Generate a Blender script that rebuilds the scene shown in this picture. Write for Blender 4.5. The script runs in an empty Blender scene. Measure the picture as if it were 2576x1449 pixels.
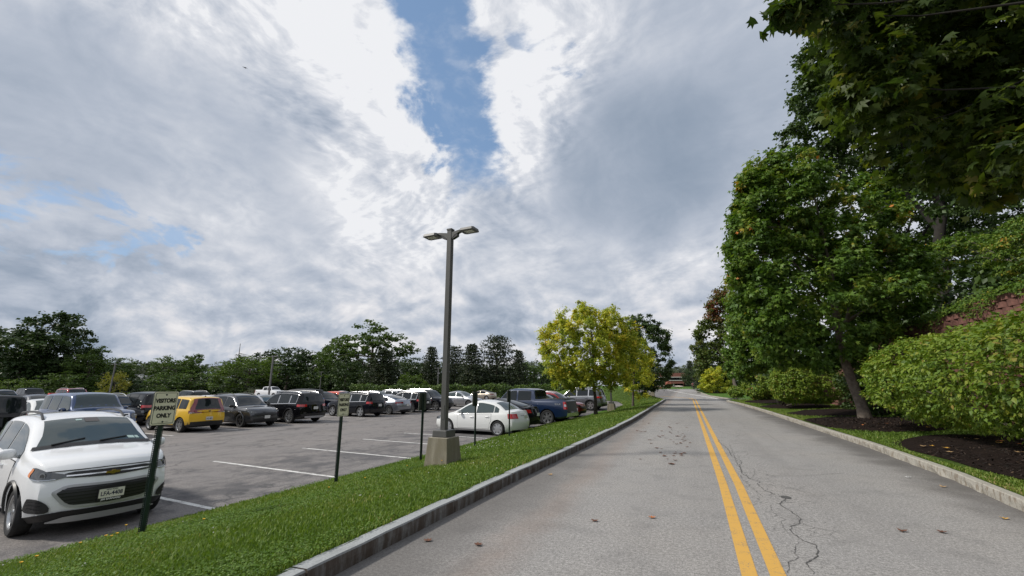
import bpy, bmesh, math, random
import numpy as np
from mathutils import Vector, Matrix

# ------------------------------------------------------------------ camera, sky, sun, exposure
SC = bpy.context.scene
COL = SC.collection
R = math.radians
F, PITCH, YAW, EYE = 1088.0, R(12.7), R(21.4), 1.55      # focal length in px of a 2576 wide frame
CY, SY = math.cos(YAW), math.sin(YAW)

def ray(u, v):
    x = (u-1288)/F; c = (724.5-v)/F
    f = math.cos(PITCH)-c*math.sin(PITCH); z = math.sin(PITCH)+c*math.cos(PITCH)
    return np.array([x*CY-f*SY, x*SY+f*CY, z])
def at(u, v, dep):
    return np.array([0, 0, EYE])+ray(u, v)*dep
def gnd(u, v, z=0.0):
    d = ray(u, v); return np.array([0, 0, EYE])+d*((z-EYE)/d[2])
def proj(X, Y, Z):
    r = X*CY+Y*SY; f = -X*SY+Y*CY; z = Z-EYE
    dep = f*math.cos(PITCH)+z*math.sin(PITCH); up = -f*math.sin(PITCH)+z*math.cos(PITCH)
    return 1288+F*r/dep, 724.5-F*up/dep, dep

cam_d = bpy.data.cameras.new('camera'); cam = bpy.data.objects.new('camera', cam_d); COL.objects.link(cam)
cam_d.sensor_width = 36; cam_d.lens = 36*F/2576; cam_d.clip_start = 0.05; cam_d.clip_end = 6000
cam.location = (0, 0, EYE); cam.rotation_euler = (R(90)+PITCH, 0, YAW)
SC.camera = cam
SC.view_settings.view_transform = 'Standard'; SC.view_settings.look = 'None'
SC.view_settings.exposure = 0.0; SC.view_settings.gamma = 1.0; SC.view_settings.use_curve_mapping = False
SC.cycles.use_denoising = True
SC.cycles.max_bounces = 6; SC.cycles.diffuse_bounces = 3; SC.cycles.glossy_bounces = 3
SC.cycles.transmission_bounces = 3; SC.cycles.transparent_max_bounces = 6
SC.cycles.caustics_reflective = False; SC.cycles.caustics_refractive = False
SC.cycles.sample_clamp_indirect = 4

SUN_L = Vector((0.86, 0.51, -0.92)).normalized()          # direction the light travels
sun_d = bpy.data.lights.new('sun', 'SUN'); sun = bpy.data.objects.new('sun', sun_d); COL.objects.link(sun)
sun.rotation_euler = SUN_L.to_track_quat('-Z', 'Y').to_euler()
sun_d.energy = 3.2; sun_d.angle = R(5); sun_d.color = (1.0, 0.95, 0.87)
SUN_EL = math.asin(-SUN_L.z); SUN_ROT = math.atan2(-SUN_L.x, -SUN_L.y)

class NT:
    """small helper that wires shader nodes"""
    def __init__(s, tree):
        s.t = tree; s.n = tree.nodes; s.l = tree.links
    def node(s, typ, **kw):
        n = s.n.new(typ)
        for k, v in kw.items(): setattr(n, k, v)
        return n
    def put(s, sock, val):
        if isinstance(val, bpy.types.NodeSocket): s.l.new(val, sock)
        elif val is not None: sock.default_value = val
    def math(s, op, a, b=None, c=None, clamp=False):
        n = s.node('ShaderNodeMath', operation=op, use_clamp=clamp)
        s.put(n.inputs[0], a)
        if b is not None: s.put(n.inputs[1], b)
        if c is not None: s.put(n.inputs[2], c)
        return n.outputs[0]
    def vmath(s, op, a, b=None):
        n = s.node('ShaderNodeVectorMath', operation=op)
        s.put(n.inputs[0], a)
        if b is not None: s.put(n.inputs[1], b)
        return n.outputs['Value'] if op in ('DOT_PRODUCT', 'LENGTH', 'DISTANCE') else n.outputs[0]
    def noise(s, vec, scale, detail=4, rough=.5, dist=0.0):
        n = s.node('ShaderNodeTexNoise'); s.put(n.inputs['Vector'], vec)
        s.put(n.inputs['Scale'], scale); n.inputs['Detail'].default_value = detail
        n.inputs['Roughness'].default_value = rough; n.inputs['Distortion'].default_value = dist
        return n.outputs['Fac']
    def smooth(s, x, a, b, lo=0.0, hi=1.0):
        n = s.node('ShaderNodeMapRange', interpolation_type='SMOOTHSTEP'); s.put(n.inputs[0], x)
        for i, q in enumerate((a, b, lo, hi)): n.inputs[i+1].default_value = q
        return n.outputs[0]
    def lin(s, x, a, b, lo=0.0, hi=1.0):
        n = s.node('ShaderNodeMapRange'); s.put(n.inputs[0], x)
        for i, q in enumerate((a, b, lo, hi)): n.inputs[i+1].default_value = q
        return n.outputs[0]
    def ramp(s, x, stops):
        n = s.node('ShaderNodeValToRGB'); s.put(n.inputs[0], x); e = n.color_ramp.elements
        while len(e) < len(stops): e.new(0.5)
        for i, (p, c) in enumerate(stops):
            e[i].position = p; e[i].color = (c[0], c[1], c[2], 1)
        return n.outputs[0]
    def mix(s, fac, a, b, mode='MIX'):
        n = s.node('ShaderNodeMix', data_type='RGBA', blend_type=mode)
        s.put(n.inputs[0], fac)
        for i, q in ((6, a), (7, b)):
            if isinstance(q, (tuple, list)): q = (q[0], q[1], q[2], 1)
            s.put(n.inputs[i], q)
        return n.outputs[2]
    def mapping(s, vec, scale=(1, 1, 1), loc=(0, 0, 0), rot=(0, 0, 0)):
        n = s.node('ShaderNodeMapping'); s.put(n.inputs[0], vec)
        n.inputs['Scale'].default_value = scale; n.inputs['Location'].default_value = loc; n.inputs['Rotation'].default_value = rot
        return n.outputs[0]

def make_sky():
    w = bpy.data.worlds.new('World'); SC.world = w; w.use_nodes = True
    k = NT(w.node_tree); k.n.clear()
    out = k.node('ShaderNodeOutputWorld'); bg = k.node('ShaderNodeBackground')
    STR = 0.1
    bg.inputs['Strength'].default_value = STR
    k.l.new(bg.outputs[0], out.inputs[0])
    sky = k.node('ShaderNodeTexSky', sky_type='NISHITA'); sky.sun_disc = False
    sky.sun_elevation = SUN_EL; sky.sun_rotation = SUN_ROT; sky.air_density = 1.0; sky.dust_density = 0.6; sky.ozone_density = 1.2
    tc = k.node('ShaderNodeTexCoord'); d = tc.outputs['Generated']
    sep = k.node('ShaderNodeSeparateXYZ'); k.l.new(d, sep.inputs[0])
    dz = k.math('MAXIMUM', sep.outputs[2], 0.0)
    inv = k.math('DIVIDE', 1.24, k.math('ADD', dz, 0.34))
    comb = k.node('ShaderNodeCombineXYZ')
    k.put(comb.inputs[0], k.math('MULTIPLY', sep.outputs[0], inv)); k.put(comb.inputs[1], k.math('MULTIPLY', sep.outputs[1], inv))
    pl = comb.outputs[0]                                     # where the view ray meets the cloud deck
    # relief of the cloud deck: the same noise looked up twice, the second time a step towards the sun, gives lit and shaded sides
    sx, sy = -0.86, -0.51
    def relief(vec, step, scale, detail, rough, dist):
        q = k.vmath('ADD', vec, tuple(step))
        a_ = k.noise(vec, scale, detail, rough, dist); b_ = k.noise(q, scale, detail, rough, dist)
        return a_, k.math('SUBTRACT', a_, b_)
    warp = k.node('ShaderNodeTexNoise'); k.put(warp.inputs['Vector'], pl); warp.inputs['Scale'].default_value = 1.3; warp.inputs['Detail'].default_value = 3
    wv = k.vmath('SUBTRACT', warp.outputs['Color'], (.5, .5, .5)); ws = k.vmath('SCALE', wv); ws.node.inputs['Scale'].default_value = .45
    plw = k.vmath('ADD', pl, ws)
    n1 = k.noise(k.mapping(plw, (1, 1, 1), (3.1, 1.7, 0)), 0.85, 5, .5, .1)
    n2, r2 = relief(k.mapping(plw, (1, 1, 1), (7.3, 2.2, 4)), (.13*sx, .13*sy, 0), 1.9, 7, .52, .2)
    n3, r3 = relief(k.mapping(plw, (1, 1, 1), (1.3, 9.2, 2)), (.024*sx, .024*sy, 0), 8.0, 6, .58, .05)
    # towers near the horizon live in direction space, so that they keep their height
    n4, r4 = relief(k.mapping(d, (1, 1, 1.7), (2.2, 0, .7)), (.010*sx, .010*sy, -.035), 7.5, 9, .58, .25)
    n5 = k.noise(k.mapping(d, (1, 1, 3.2), (5.2, 1, .2)), 2.4, 6, .55, .3)
    def blob(u, v, rad, amp):
        c = ray(u, v); c = c/np.linalg.norm(c)
        dt = k.vmath('DOT_PRODUCT', d, tuple(c))
        return k.smooth(dt, math.cos(R(rad)), 1.0, 0.0, amp)
    bl = None
    for b in BLOBS:
        q = blob(*b); bl = q if bl is None else k.math('ADD', bl, q)
    hz = k.smooth(dz, 0.02, 0.34)                           # 0 near the horizon
    hz2 = k.smooth(dz, 0.10, 0.40); lo2 = k.math('SUBTRACT', 1.0, hz2)
    thick = k.smooth(bl, .10, -.25)                         # heavy grey parts of the deck are smoother
    fine = k.math('SUBTRACT', 1.0, k.math('MULTIPLY', thick, .72)); crisp = k.smooth(bl, -.10, .20, .55, 1.0)
    v = k.math('MULTIPLY', k.math('SUBTRACT', n1, .5), k.math('MULTIPLY', hz2, .85))
    up = k.math('ADD', k.math('MULTIPLY', k.math('SUBTRACT', n2, .5), .45), k.math('MULTIPLY', r2, 1.5))
    up = k.math('ADD', up, k.math('MULTIPLY', crisp, k.math('ADD', k.math('MULTIPLY', k.math('SUBTRACT', n3, .5), .42), k.math('MULTIPLY', r3, 1.5))))
    v = k.math('ADD', v, k.math('MULTIPLY', k.math('MULTIPLY', up, fine), hz2))
    low = k.math('ADD', k.math('MULTIPLY', k.math('SUBTRACT', n5, .5), 1.0), k.math('ADD', k.math('MULTIPLY', r4, 2.2), k.math('MULTIPLY', k.math('SUBTRACT', n4, .5), .45)))
    v = k.math('ADD', v, k.math('ADD', k.math('MULTIPLY', low, k.math('MULTIPLY', lo2, .82)), k.math('MULTIPLY', lo2, .07)))
    v = k.math('ADD', v, k.math('ADD', bl, 0.60))
    v = k.math('ADD', v, k.math('MULTIPLY', hz, 0.08))
    ccol = k.ramp(v, [(0.0, (.25, .315, .41)), (0.25, (.335, .395, .49)), (0.48, (.46, .51, .60)), (0.70, (.595, .63, .70)), (0.90, (.74, .76, .81)), (1.0, (.86, .87, .90))])
    warm = k.math('MULTIPLY', k.math('SUBTRACT', 1.0, hz), k.smooth(v, .6, .95))
    ccol = k.mix(k.math('MULTIPLY', warm, .5), ccol, (.80, .76, .76))
    csc = k.vmath('SCALE', ccol); csc.node.inputs['Scale'].default_value = 1.0/STR
    # the blue gap
    A = ray(1083, 0); B = ray(1196, 440); A /= np.linalg.norm(A); B /= np.linalg.norm(B)
    nn = np.cross(A, B); nn /= np.linalg.norm(nn)
    m = B-A*np.dot(A, B); m /= np.linalg.norm(m)
    s1 = k.vmath('DOT_PRODUCT', d, tuple(nn))
    edge = k.math('ADD', k.math('MULTIPLY', k.math('SUBTRACT', n2, .5), .10), k.math('MULTIPLY', k.math('SUBTRACT', n3, .5), .17))
    along = k.math('ARCTAN2', k.vmath('DOT_PRODUCT', d, tuple(m)), k.vmath('DOT_PRODUCT', d, tuple(A)))
    Tt = math.acos(np.dot(A, B))
    wid = k.lin(along, 0.0, Tt, .080, .070)
    s1 = k.math('SUBTRACT', k.math('ADD', k.math('ABSOLUTE', s1), edge), wid)
    endf = k.smooth(k.math('ADD', along, k.math('MULTIPLY', edge, 1.3)), Tt-.06, Tt+.08, 1.0, 0.0)
    begf = k.smooth(along, -0.9, -0.5)
    gap = k.math('MULTIPLY', k.math('MULTIPLY', k.smooth(s1, -.022, .022, 1.0, 0.0), endf), begf)
    # smaller thin places
    thin = None
    for u, v_, rad in THIN:
        q = blob(u, v_, rad, 1.0); thin = q if thin is None else k.math('MAXIMUM', thin, q)
    cut = k.math('ADD', k.math('MULTIPLY', n3, .8), k.math('MULTIPLY', n2, .6))
    thin = k.math('SUBTRACT', k.math('MULTIPLY', k.smooth(thin, .0, .8), .35), cut)
    thin = k.smooth(thin, -.33, -.20)
    veil = k.math('MULTIPLY', k.smooth(n3, .45, .70), .22)  # faint veils inside the gap
    gap = k.math('MAXIMUM', k.math('MULTIPLY', gap, k.math('SUBTRACT', 1.0, veil)), k.math('MULTIPLY', thin, .65))
    below = k.smooth(sep.outputs[2], -0.02, 0.0)
    skyc = k.vmath('ADD', k.vmath('MULTIPLY', sky.outputs[0], (0.50, 0.55, 0.58)), (.95, 1.45, 2.2))
    skyv = k.vmath('SCALE', skyc); skyv.node.inputs['Scale'].default_value = SKYGAIN
    col = k.mix(gap, csc, skyv)
    col = k.mix(below, (1.2, 1.3, 1.3), col)
    k.l.new(col, bg.inputs['Color'])
    try: w.cycles.sampling_method = 'MANUAL'; w.cycles.sample_map_resolution = 512
    except Exception: pass
SKYGAIN = 1.35
THIN = [(30, 505, 7), (120, 545, 6), (150, 425, 4), (360, 640, 4), (430, 595, 4), (270, 510, 4), (1330, 45, 5), (1385, 110, 4.5), (1440, 155, 3), (230, 640, 4)]
# (u, v, radius in degrees, brightness): the broad bright and grey parts of the cloud deck
BLOBS = [(430, 60, 16, .16), (900, 120, 16, .20), (960, 330, 14, .18), (300, 270, 13, -.20), (120, 250, 12, -.20), (640, 270, 8, -.16), (800, 440, 10, -.14),
         (1260, 170, 12, .24), (1420, 60, 12, .18), (1340, 330, 11, .20), (1600, 430, 13, -.34), (1430, 480, 7, -.10), (1780, 120, 20, -.16),
         (1850, 350, 13, -.16), (250, 450, 9, .14), (150, 660, 12, -.22), (1650, 640, 8, .08), (1240, 800, 6, -.34), (1640, 590, 5, -.16),
         (330, 800, 12, -.14), (700, 690, 9, -.08), (400, 740, 3.0, .22), (470, 765, 3, .20), (900, 790, 4, .16), (1000, 600, 12, .12), (100, 100, 14, .06), (1480, 700, 6, -.12)]
make_sky()

# ------------------------------------------------------------------ object and mesh helpers
def link(o, parent=None):
    COL.objects.link(o)
    if parent is not None: o.parent = parent
    return o
def tag(o, label, cat, group=None, kind=None):
    o['label'] = label; o['category'] = cat
    if group: o['group'] = group
    if kind: o['kind'] = kind
    return o
def thing(name, label, cat, loc=(0, 0, 0), rz=0.0, group=None):
    o = bpy.data.objects.new(name, None); COL.objects.link(o)
    o.empty_display_size = .2; o.location = loc; o.rotation_euler = (0, 0, rz)
    return tag(o, label, cat, group)

class MB:
    def __init__(s): s.v = []; s.f = []; s.m = []
    def add(s, verts, faces, mi=0):
        b = len(s.v); s.v += [tuple(float(c) for c in p) for p in verts]
        s.f += [tuple(b+i for i in f) for f in faces]; s.m += [mi]*len(faces); return s
    def box(s, c, d, mi=0, M=None, taper=1.0):
        x, y, z = (q/2 for q in d)
        P = [(-x, -y, -z), (x, -y, -z), (x, y, -z), (-x, y, -z), (-x*taper, -y*taper, z), (x*taper, -y*taper, z), (x*taper, y*taper, z), (-x*taper, y*taper, z)]
        if M is not None: P = [M @ Vector(p) for p in P]
        P = [(p[0]+c[0], p[1]+c[1], p[2]+c[2]) for p in P]
        return s.add(P, [(0, 3, 2, 1), (4, 5, 6, 7), (0, 1, 5, 4), (1, 2, 6, 5), (2, 3, 7, 6), (3, 0, 4, 7)], mi)
    def tube(s, pts, rad, n=8, mi=0, cap=True):
        pts = [Vector(p) for p in pts]
        if not hasattr(rad, '__len__'): rad = [rad]*len(pts)
        V = []; Fc = []
        up = Vector((0, 0, 1)); prev = None
        for i, p in enumerate(pts):
            d = (pts[min(i+1, len(pts)-1)]-pts[max(i-1, 0)]).normalized()
            a = prev if prev is not None else (Vector((1, 0, 0)) if abs(d.x) < .8 else Vector((0, 1, 0)))
            a = (a-d*a.dot(d)).normalized(); prev = a; b = d.cross(a)
            for k in range(n):
                t = 2*math.pi*k/n; V.append(p+(a*math.cos(t)+b*math.sin(t))*rad[i])
        for i in range(len(pts)-1):
            for k in range(n):
                k2 = (k+1) % n; Fc.append((i*n+k, i*n+k2, (i+1)*n+k2, (i+1)*n+k))
        if cap:
            Fc.append(tuple(range(n-1, -1, -1))); Fc.append(tuple((len(pts)-1)*n+k for k in range(n)))
        return s.add(V, Fc, mi)
    def lathe(s, prof, n=24, mi=0, c=(0, 0, 0), axis='y'):
        V = []; Fc = []
        for r, h in prof:
            for k in range(n):
                t = 2*math.pi*k/n
                p = (r*math.cos(t), h, r*math.sin(t)) if axis == 'y' else (r*math.cos(t), r*math.sin(t), h)
                V.append((p[0]+c[0], p[1]+c[1], p[2]+c[2]))
        for i in range(len(prof)-1):
            for k in range(n):
                k2 = (k+1) % n; Fc.append((i*n+k, (i+1)*n+k, (i+1)*n+k2, i*n+k2))
        return s.add(V, Fc, mi)
    def grid(s, Pg, mi=0, flip=False):
        nr, nc = len(Pg), len(Pg[0]); V = [p for r in Pg for p in r]; Fc = []
        for i in range(nr-1):
            for j in range(nc-1):
                q = (i*nc+j, i*nc+j+1, (i+1)*nc+j+1, (i+1)*nc+j); Fc.append(q[::-1] if flip else q)
        return s.add(V, Fc, mi)
    def prism(s, poly, z0, z1, mi=0):
        n = len(poly)
        V = [(x, y, z0) for x, y in poly]+[(x, y, z1) for x, y in poly]
        Fc = [tuple(range(n-1, -1, -1)), tuple(range(n, 2*n))]+[(i, (i+1) % n, n+(i+1) % n, n+i) for i in range(n)]
        return s.add(V, Fc, mi)
    def mesh(s, name, mats, smooth=None, fix=False, bevel=0):
        me = bpy.data.meshes.new(name); me.from_pydata(s.v, [], s.f)
        for m in (mats if isinstance(mats, (list, tuple)) else [mats]): me.materials.append(m)
        if s.m: me.polygons.foreach_set('material_index', s.m)
        if fix or bevel:
            bm = bmesh.new(); bm.from_mesh(me)
            bmesh.ops.remove_doubles(bm, verts=bm.verts, dist=1e-5)
            bmesh.ops.recalc_face_normals(bm, faces=bm.faces)
            if bevel: bmesh.ops.bevel(bm, geom=bm.edges[:], offset=bevel, segments=2, affect='EDGES', profile=.6, clamp_overlap=True)
            bm.to_mesh(me); bm.free()
        if smooth is not None:
            me.polygons.foreach_set('use_smooth', [True]*len(me.polygons))
            me.set_sharp_from_angle(angle=R(smooth))
        me.update(); return me
    def obj(s, name, mats, parent=None, **kw):
        return link(bpy.data.objects.new(name, s.mesh(name, mats, **kw)), parent)

def np_mesh(name, V, T, mat, parent=None, attrs=None, smooth=False):
    """mesh object from arrays: V (n,3), T (m,3) triangles"""
    me = bpy.data.meshes.new(name)
    me.vertices.add(len(V)); me.vertices.foreach_set('co', np.ascontiguousarray(V, np.float32).ravel())
    me.loops.add(T.size); me.loops.foreach_set('vertex_index', np.ascontiguousarray(T, np.int32).ravel())
    me.polygons.add(len(T)); me.polygons.foreach_set('loop_start', np.arange(0, T.size, 3, dtype=np.int32))
    me.materials.append(mat)
    if smooth: me.polygons.foreach_set('use_smooth', np.ones(len(T), bool))
    for k, a in (attrs or {}).items():
        at_ = me.attributes.new(k, 'FLOAT', 'POINT'); at_.data.foreach_set('value', np.ascontiguousarray(a, np.float32))
    me.update(); me.validate()
    return link(bpy.data.objects.new(name, me), parent)

def text_obj(name, txt, size, mat, parent, M, bold=0.0, depth=.0015, space=1.0, sx=1.0):
    cu = bpy.data.curves.new(name, 'FONT'); cu.body = txt; cu.size = size; cu.align_x = 'CENTER'; cu.align_y = 'CENTER'
    cu.offset = bold; cu.extrude = depth; cu.space_character = space; cu.resolution_u = 3
    tmp = bpy.data.objects.new(name+'_c', cu); COL.objects.link(tmp)
    dg = bpy.context.evaluated_depsgraph_get()
    me = bpy.data.meshes.new_from_object(tmp.evaluated_get(dg)); me.name = name
    bpy.data.objects.remove(tmp); bpy.data.curves.remove(cu)
    me.materials.clear(); me.materials.append(mat)
    o = link(bpy.data.objects.new(name, me), parent); o.matrix_local = M @ Matrix.Diagonal((sx, 1, 1, 1)); return o

# ------------------------------------------------------------------ materials
def mat(name):
    m = bpy.data.materials.new(name); m.use_nodes = True; k = NT(m.node_tree)
    p = k.n['Principled BSDF']; return m, k, p
def simple(name, col, rough=.6, metal=0.0, spec=.5, coat=0.0, var=.0, vscale=6.0, bump=0.0, bscale=40):
    m, k, p = mat(name)
    p.inputs['Roughness'].default_value = rough; p.inputs['Metallic'].default_value = metal
    p.inputs['Specular IOR Level'].default_value = spec; p.inputs['Coat Weight'].default_value = coat; p.inputs['Coat Roughness'].default_value = .04
    if var or bump:
        tc = k.node('ShaderNodeTexCoord'); o = tc.outputs['Object']
        n = k.noise(o, vscale, 5, .6)
        lo = tuple(c*(1-var) for c in col); hi = tuple(min(1, c*(1+var)) for c in col)
        k.l.new(k.ramp(n, [(.3, lo), (.7, hi)]), p.inputs['Base Color'])
        if bump:
            b = k.node('ShaderNodeBump'); b.inputs['Strength'].default_value = bump; b.inputs['Distance'].default_value = .01
            k.l.new(k.noise(o, bscale, 4, .6), b.inputs['Height']); k.l.new(b.outputs[0], p.inputs['Normal'])
    else:
        p.inputs['Base Color'].default_value = (*col, 1)
    return m
def paint(name, col, metal=0.0, rough=.32, flake=0.0):
    """car paint with a clear coat and a thin film of road dust low on the body"""
    m, k, p = mat(name)
    tc = k.node('ShaderNodeTexCoord'); o = tc.outputs['Object']
    sep = k.node('ShaderNodeSeparateXYZ'); k.l.new(o, sep.inputs[0])
    dust = k.math('MULTIPLY', k.smooth(sep.outputs[2], .6, .15), k.math('MULTIPLY', k.noise(o, 5, 5, .6), .18))
    k.l.new(k.mix(dust, col, (.14, .125, .11)), p.inputs['Base Color'])
    if not metal: rough = .6; p.inputs['Specular IOR Level'].default_value = .25
    if max(col) < .03: p.inputs['Specular IOR Level'].default_value = .0; p.inputs['Base Color'].default_value = (*col, 1); k.t.links.remove(p.inputs['Base Color'].links[0])
    p.inputs['Metallic'].default_value = metal; p.inputs['Roughness'].default_value = rough
    p.inputs['Coat Weight'].default_value = .75 if max(col) < .03 else 1.0; p.inputs['Coat Roughness'].default_value = .03
    return m
def leaf_mat(name, stops, trans=.35, rough=.5, by_object=False, back=1.25):
    m, k, p = mat(name)
    if by_object:
        oi = k.node('ShaderNodeObjectInfo'); f = oi.outputs['Random']
    else:
        a = k.node('ShaderNodeAttribute', attribute_name='var'); f = a.outputs['Fac']
    c = k.ramp(f, stops); k.l.new(c, p.inputs['Base Color'])
    p.inputs['Roughness'].default_value = rough; p.inputs['Specular IOR Level'].default_value = .35
    tr = k.node('ShaderNodeBsdfTranslucent'); k.l.new(k.mix(1.0, c, (back, back*1.05, back*.5), 'MULTIPLY'), tr.inputs[0])
    mx = k.node('ShaderNodeMixShader'); mx.inputs[0].default_value = trans
    k.l.new(p.outputs[0], mx.inputs[1]); k.l.new(tr.outputs[0], mx.inputs[2])
    k.l.new(mx.outputs[0], k.n['Material Output'].inputs[0])
    return m

def asphalt(name, base, dark, kind):
    m, k, p = mat(name)
    tc = k.node('ShaderNodeTexCoord'); o = tc.outputs['Object']
    sep = k.node('ShaderNodeSeparateXYZ'); k.l.new(o, sep.inputs[0]); X, Y = sep.outputs[0], sep.outputs[1]
    agg = k.noise(o, 80, 3, .78); agg2 = k.noise(o, 30, 3, .72)
    big = k.noise(o, .35, 5, .6); mid = k.noise(o, 2.2, 5, .65)
    sp = k.math('ADD', k.math('MULTIPLY', agg, .65), k.math('MULTIPLY', agg2, .45))
    c = k.ramp(sp, [(.34, tuple(b*.34 for b in base)), (.51, base), (.70, tuple(min(1, b*1.95) for b in base))])
    c = k.mix(k.smooth(big, .35, .7, 0, .45), c, k.mix(1.0, c, (1.12, 1.08, 1.03), 'MULTIPLY'))
    c = k.mix(k.smooth(mid, .48, .75, 0, .45), c, tuple(dark), 'MIX')
    if kind == 'road':
        trk = k.math('MULTIPLY', k.math('ADD', k.math('SINE', k.math('MULTIPLY', k.math('ADD', X, .55), 3.3)), 1.0), k.smooth(k.noise(k.mapping(o, (1.4, .12, 1)), 1.0, 5, .6), .35, .7, 0, .20))
        c = k.mix(trk, c, k.mix(1.0, c, (.62, .62, .63), 'MULTIPLY'))
        pt_ = k.noise(k.mapping(o, (.35, .22, 1), (3, 1, 0)), 1.0, 3, .5, 1.2)
        c = k.mix(k.smooth(pt_, .56, .60, 0, .16), c, (.30, .29, .28))
        # old gutter dirt along both kerbs, a faint brown tyre line and a patch near the left kerb
        wob = k.math('MULTIPLY', k.math('SUBTRACT', k.noise(o, .8, 5, .65), .5), 1.7)
        gr = k.smooth(k.math('ADD', X, wob), 3.0, 4.1, 0, .72)
        gl = k.smooth(k.math('ADD', X, wob), -1.2, -2.7, 0, .60)
        c = k.mix(k.math('MAXIMUM', gr, gl), c, (.085, .078, .072))
        band = k.math('MULTIPLY', k.smooth(k.math('ABSOLUTE', k.math('ADD', k.math('ADD', X, k.math('MULTIPLY', wob, .35)), 1.75)), .0, .38, .42, 0), k.noise(o, 3.5, 5, .7))
        c = k.mix(band, c, (.30, .21, .16))
        vor = k.node('ShaderNodeTexVoronoi', feature='DISTANCE_TO_EDGE'); vor.inputs['Scale'].default_value = 4.2
        wv = k.node('ShaderNodeVectorMath', operation='ADD'); k.l.new(o, wv.inputs[0])
        nz = k.node('ShaderNodeTexNoise'); nz.inputs['Scale'].default_value = 4; nz.inputs['Detail'].default_value = 5; k.l.new(o, nz.inputs[0])
        sc_ = k.vmath('SCALE', nz.outputs['Color']); sc_.node.inputs['Scale'].default_value = .35; k.l.new(sc_, wv.inputs[1]); k.l.new(wv.outputs[0], vor.inputs['Vector'])
        zone = k.math('MULTIPLY', k.smooth(k.math('ABSOLUTE', k.math('SUBTRACT', X, k.math('ADD', 1.02, k.math('MULTIPLY', wob, .25)))), .15, .75, 1, 0), k.smooth(k.noise(o, .7, 3, .5), .34, .56))
        line = k.math('MULTIPLY', k.smooth(vor.outputs['Distance'], .0, .034, .62, 0), zone)
        c = k.mix(line, c, (.05, .05, .05))
    else:
        vecs = k.mapping(o, (.55, .16, 1), (0, 0, 0), (0, 0, R(-6)))
        st = k.noise(vecs, 2.3, 7, .7, .8)
        c = k.mix(k.math('MULTIPLY', k.smooth(st, .52, .66), .50), c, (.070, .068, .068))
        st2 = k.noise(k.mapping(o, (3.2, .22, 1), (9, 4, 0), (0, 0, R(-78))), 1.5, 8, .72, 1.2)
        c = k.mix(k.smooth(st2, .585, .64, 0, .55), c, (.050, .046, .044))
        vecs2 = k.mapping(o, (1.2, .10, 1), (5, 3, 0), (0, 0, R(10)))
        vor = k.node('ShaderNodeTexVoronoi', feature='DISTANCE_TO_EDGE'); vor.inputs['Scale'].default_value = .42
        wv = k.node('ShaderNodeVectorMath', operation='ADD'); k.l.new(o, wv.inputs[0])
        nz = k.node('ShaderNodeTexNoise'); nz.inputs['Scale'].default_value = .9; nz.inputs['Detail'].default_value = 6; k.l.new(o, nz.inputs[0])
        sc_ = k.vmath('SCALE', nz.outputs['Color']); sc_.node.inputs['Scale'].default_value = 2.2; k.l.new(sc_, wv.inputs[1]); k.l.new(wv.outputs[0], vor.inputs['Vector'])
        c = k.mix(k.math('MULTIPLY', k.smooth(vor.outputs['Distance'], .002, .024, .6, 0), k.smooth(k.noise(o, .5, 3, .5), .36, .58)), c, (.05, .05, .05))
        # stained stalls next to the verge
        stall = k.math('MULTIPLY', k.smooth(X, -13.2, -11.5), k.smooth(k.noise(o, .9, 5, .65), .42, .62))
        c = k.mix(k.math('MULTIPLY', stall, .62), c, (.058, .059, .066))
    k.l.new(c, p.inputs['Base Color']); p.inputs['Roughness'].default_value = .9; p.inputs['Specular IOR Level'].default_value = .25
    b = k.node('ShaderNodeBump'); b.inputs['Strength'].default_value = .5; b.inputs['Distance'].default_value = .006
    k.l.new(sp, b.inputs['Height']); k.l.new(b.outputs[0], p.inputs['Normal'])
    return m

def stone(name, base, stain, sc=(7, 7, 1.2)):
    m, k, p = mat(name)
    tc = k.node('ShaderNodeTexCoord'); o = tc.outputs['Object']
    sp = k.noise(o, 60, 4, .7); mid = k.noise(o, 4, 6, .7)
    c = k.ramp(sp, [(.3, tuple(b*.7 for b in base)), (.7, tuple(b*1.2 for b in base))])
    vs = k.noise(k.mapping(o, sc), 1.0, 6, .7)
    geo = k.node('ShaderNodeNewGeometry'); sn = k.node('ShaderNodeSeparateXYZ'); k.l.new(geo.outputs['Normal'], sn.inputs[0])
    sidef = k.smooth(sn.outputs[2], .75, .35)
    c = k.mix(k.math('MULTIPLY', k.smooth(vs, .28, .58, .45, 1.0) if sc[2] < 2 else k.smooth(vs, .46, .62, 0, .85), sidef), c, stain)
    c = k.mix(k.smooth(mid, .48, .75, 0, .55), c, tuple(b*.5 for b in base))
    k.l.new(c, p.inputs['Base Color']); p.inputs['Roughness'].default_value = .85
    b = k.node('ShaderNodeBump'); b.inputs['Strength'].default_value = .5; b.inputs['Distance'].default_value = .012
    k.l.new(k.math('ADD', k.math('MULTIPLY', mid, .7), k.math('MULTIPLY', sp, .3)), b.inputs['Height']); k.l.new(b.outputs[0], p.inputs['Normal'])
    return m

def ground_mat(name, stops, scale=1.2, fine=30):
    m, k, p = mat(name)
    tc = k.node('ShaderNodeTexCoord'); o = tc.outputs['Object']
    n = k.math('ADD', k.math('MULTIPLY', k.noise(o, scale, 6, .65), .5), k.math('MULTIPLY', k.noise(o, fine, 4, .7), .5))
    k.l.new(k.ramp(n, stops), p.inputs['Base Color']); p.inputs['Roughness'].default_value = 1.0; p.inputs['Specular IOR Level'].default_value = .1
    b = k.node('ShaderNodeBump'); b.inputs['Strength'].default_value = .8; b.inputs['Distance'].default_value = .04
    k.l.new(n, b.inputs['Height']); k.l.new(b.outputs[0], p.inputs['Normal'])
    return m

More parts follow.
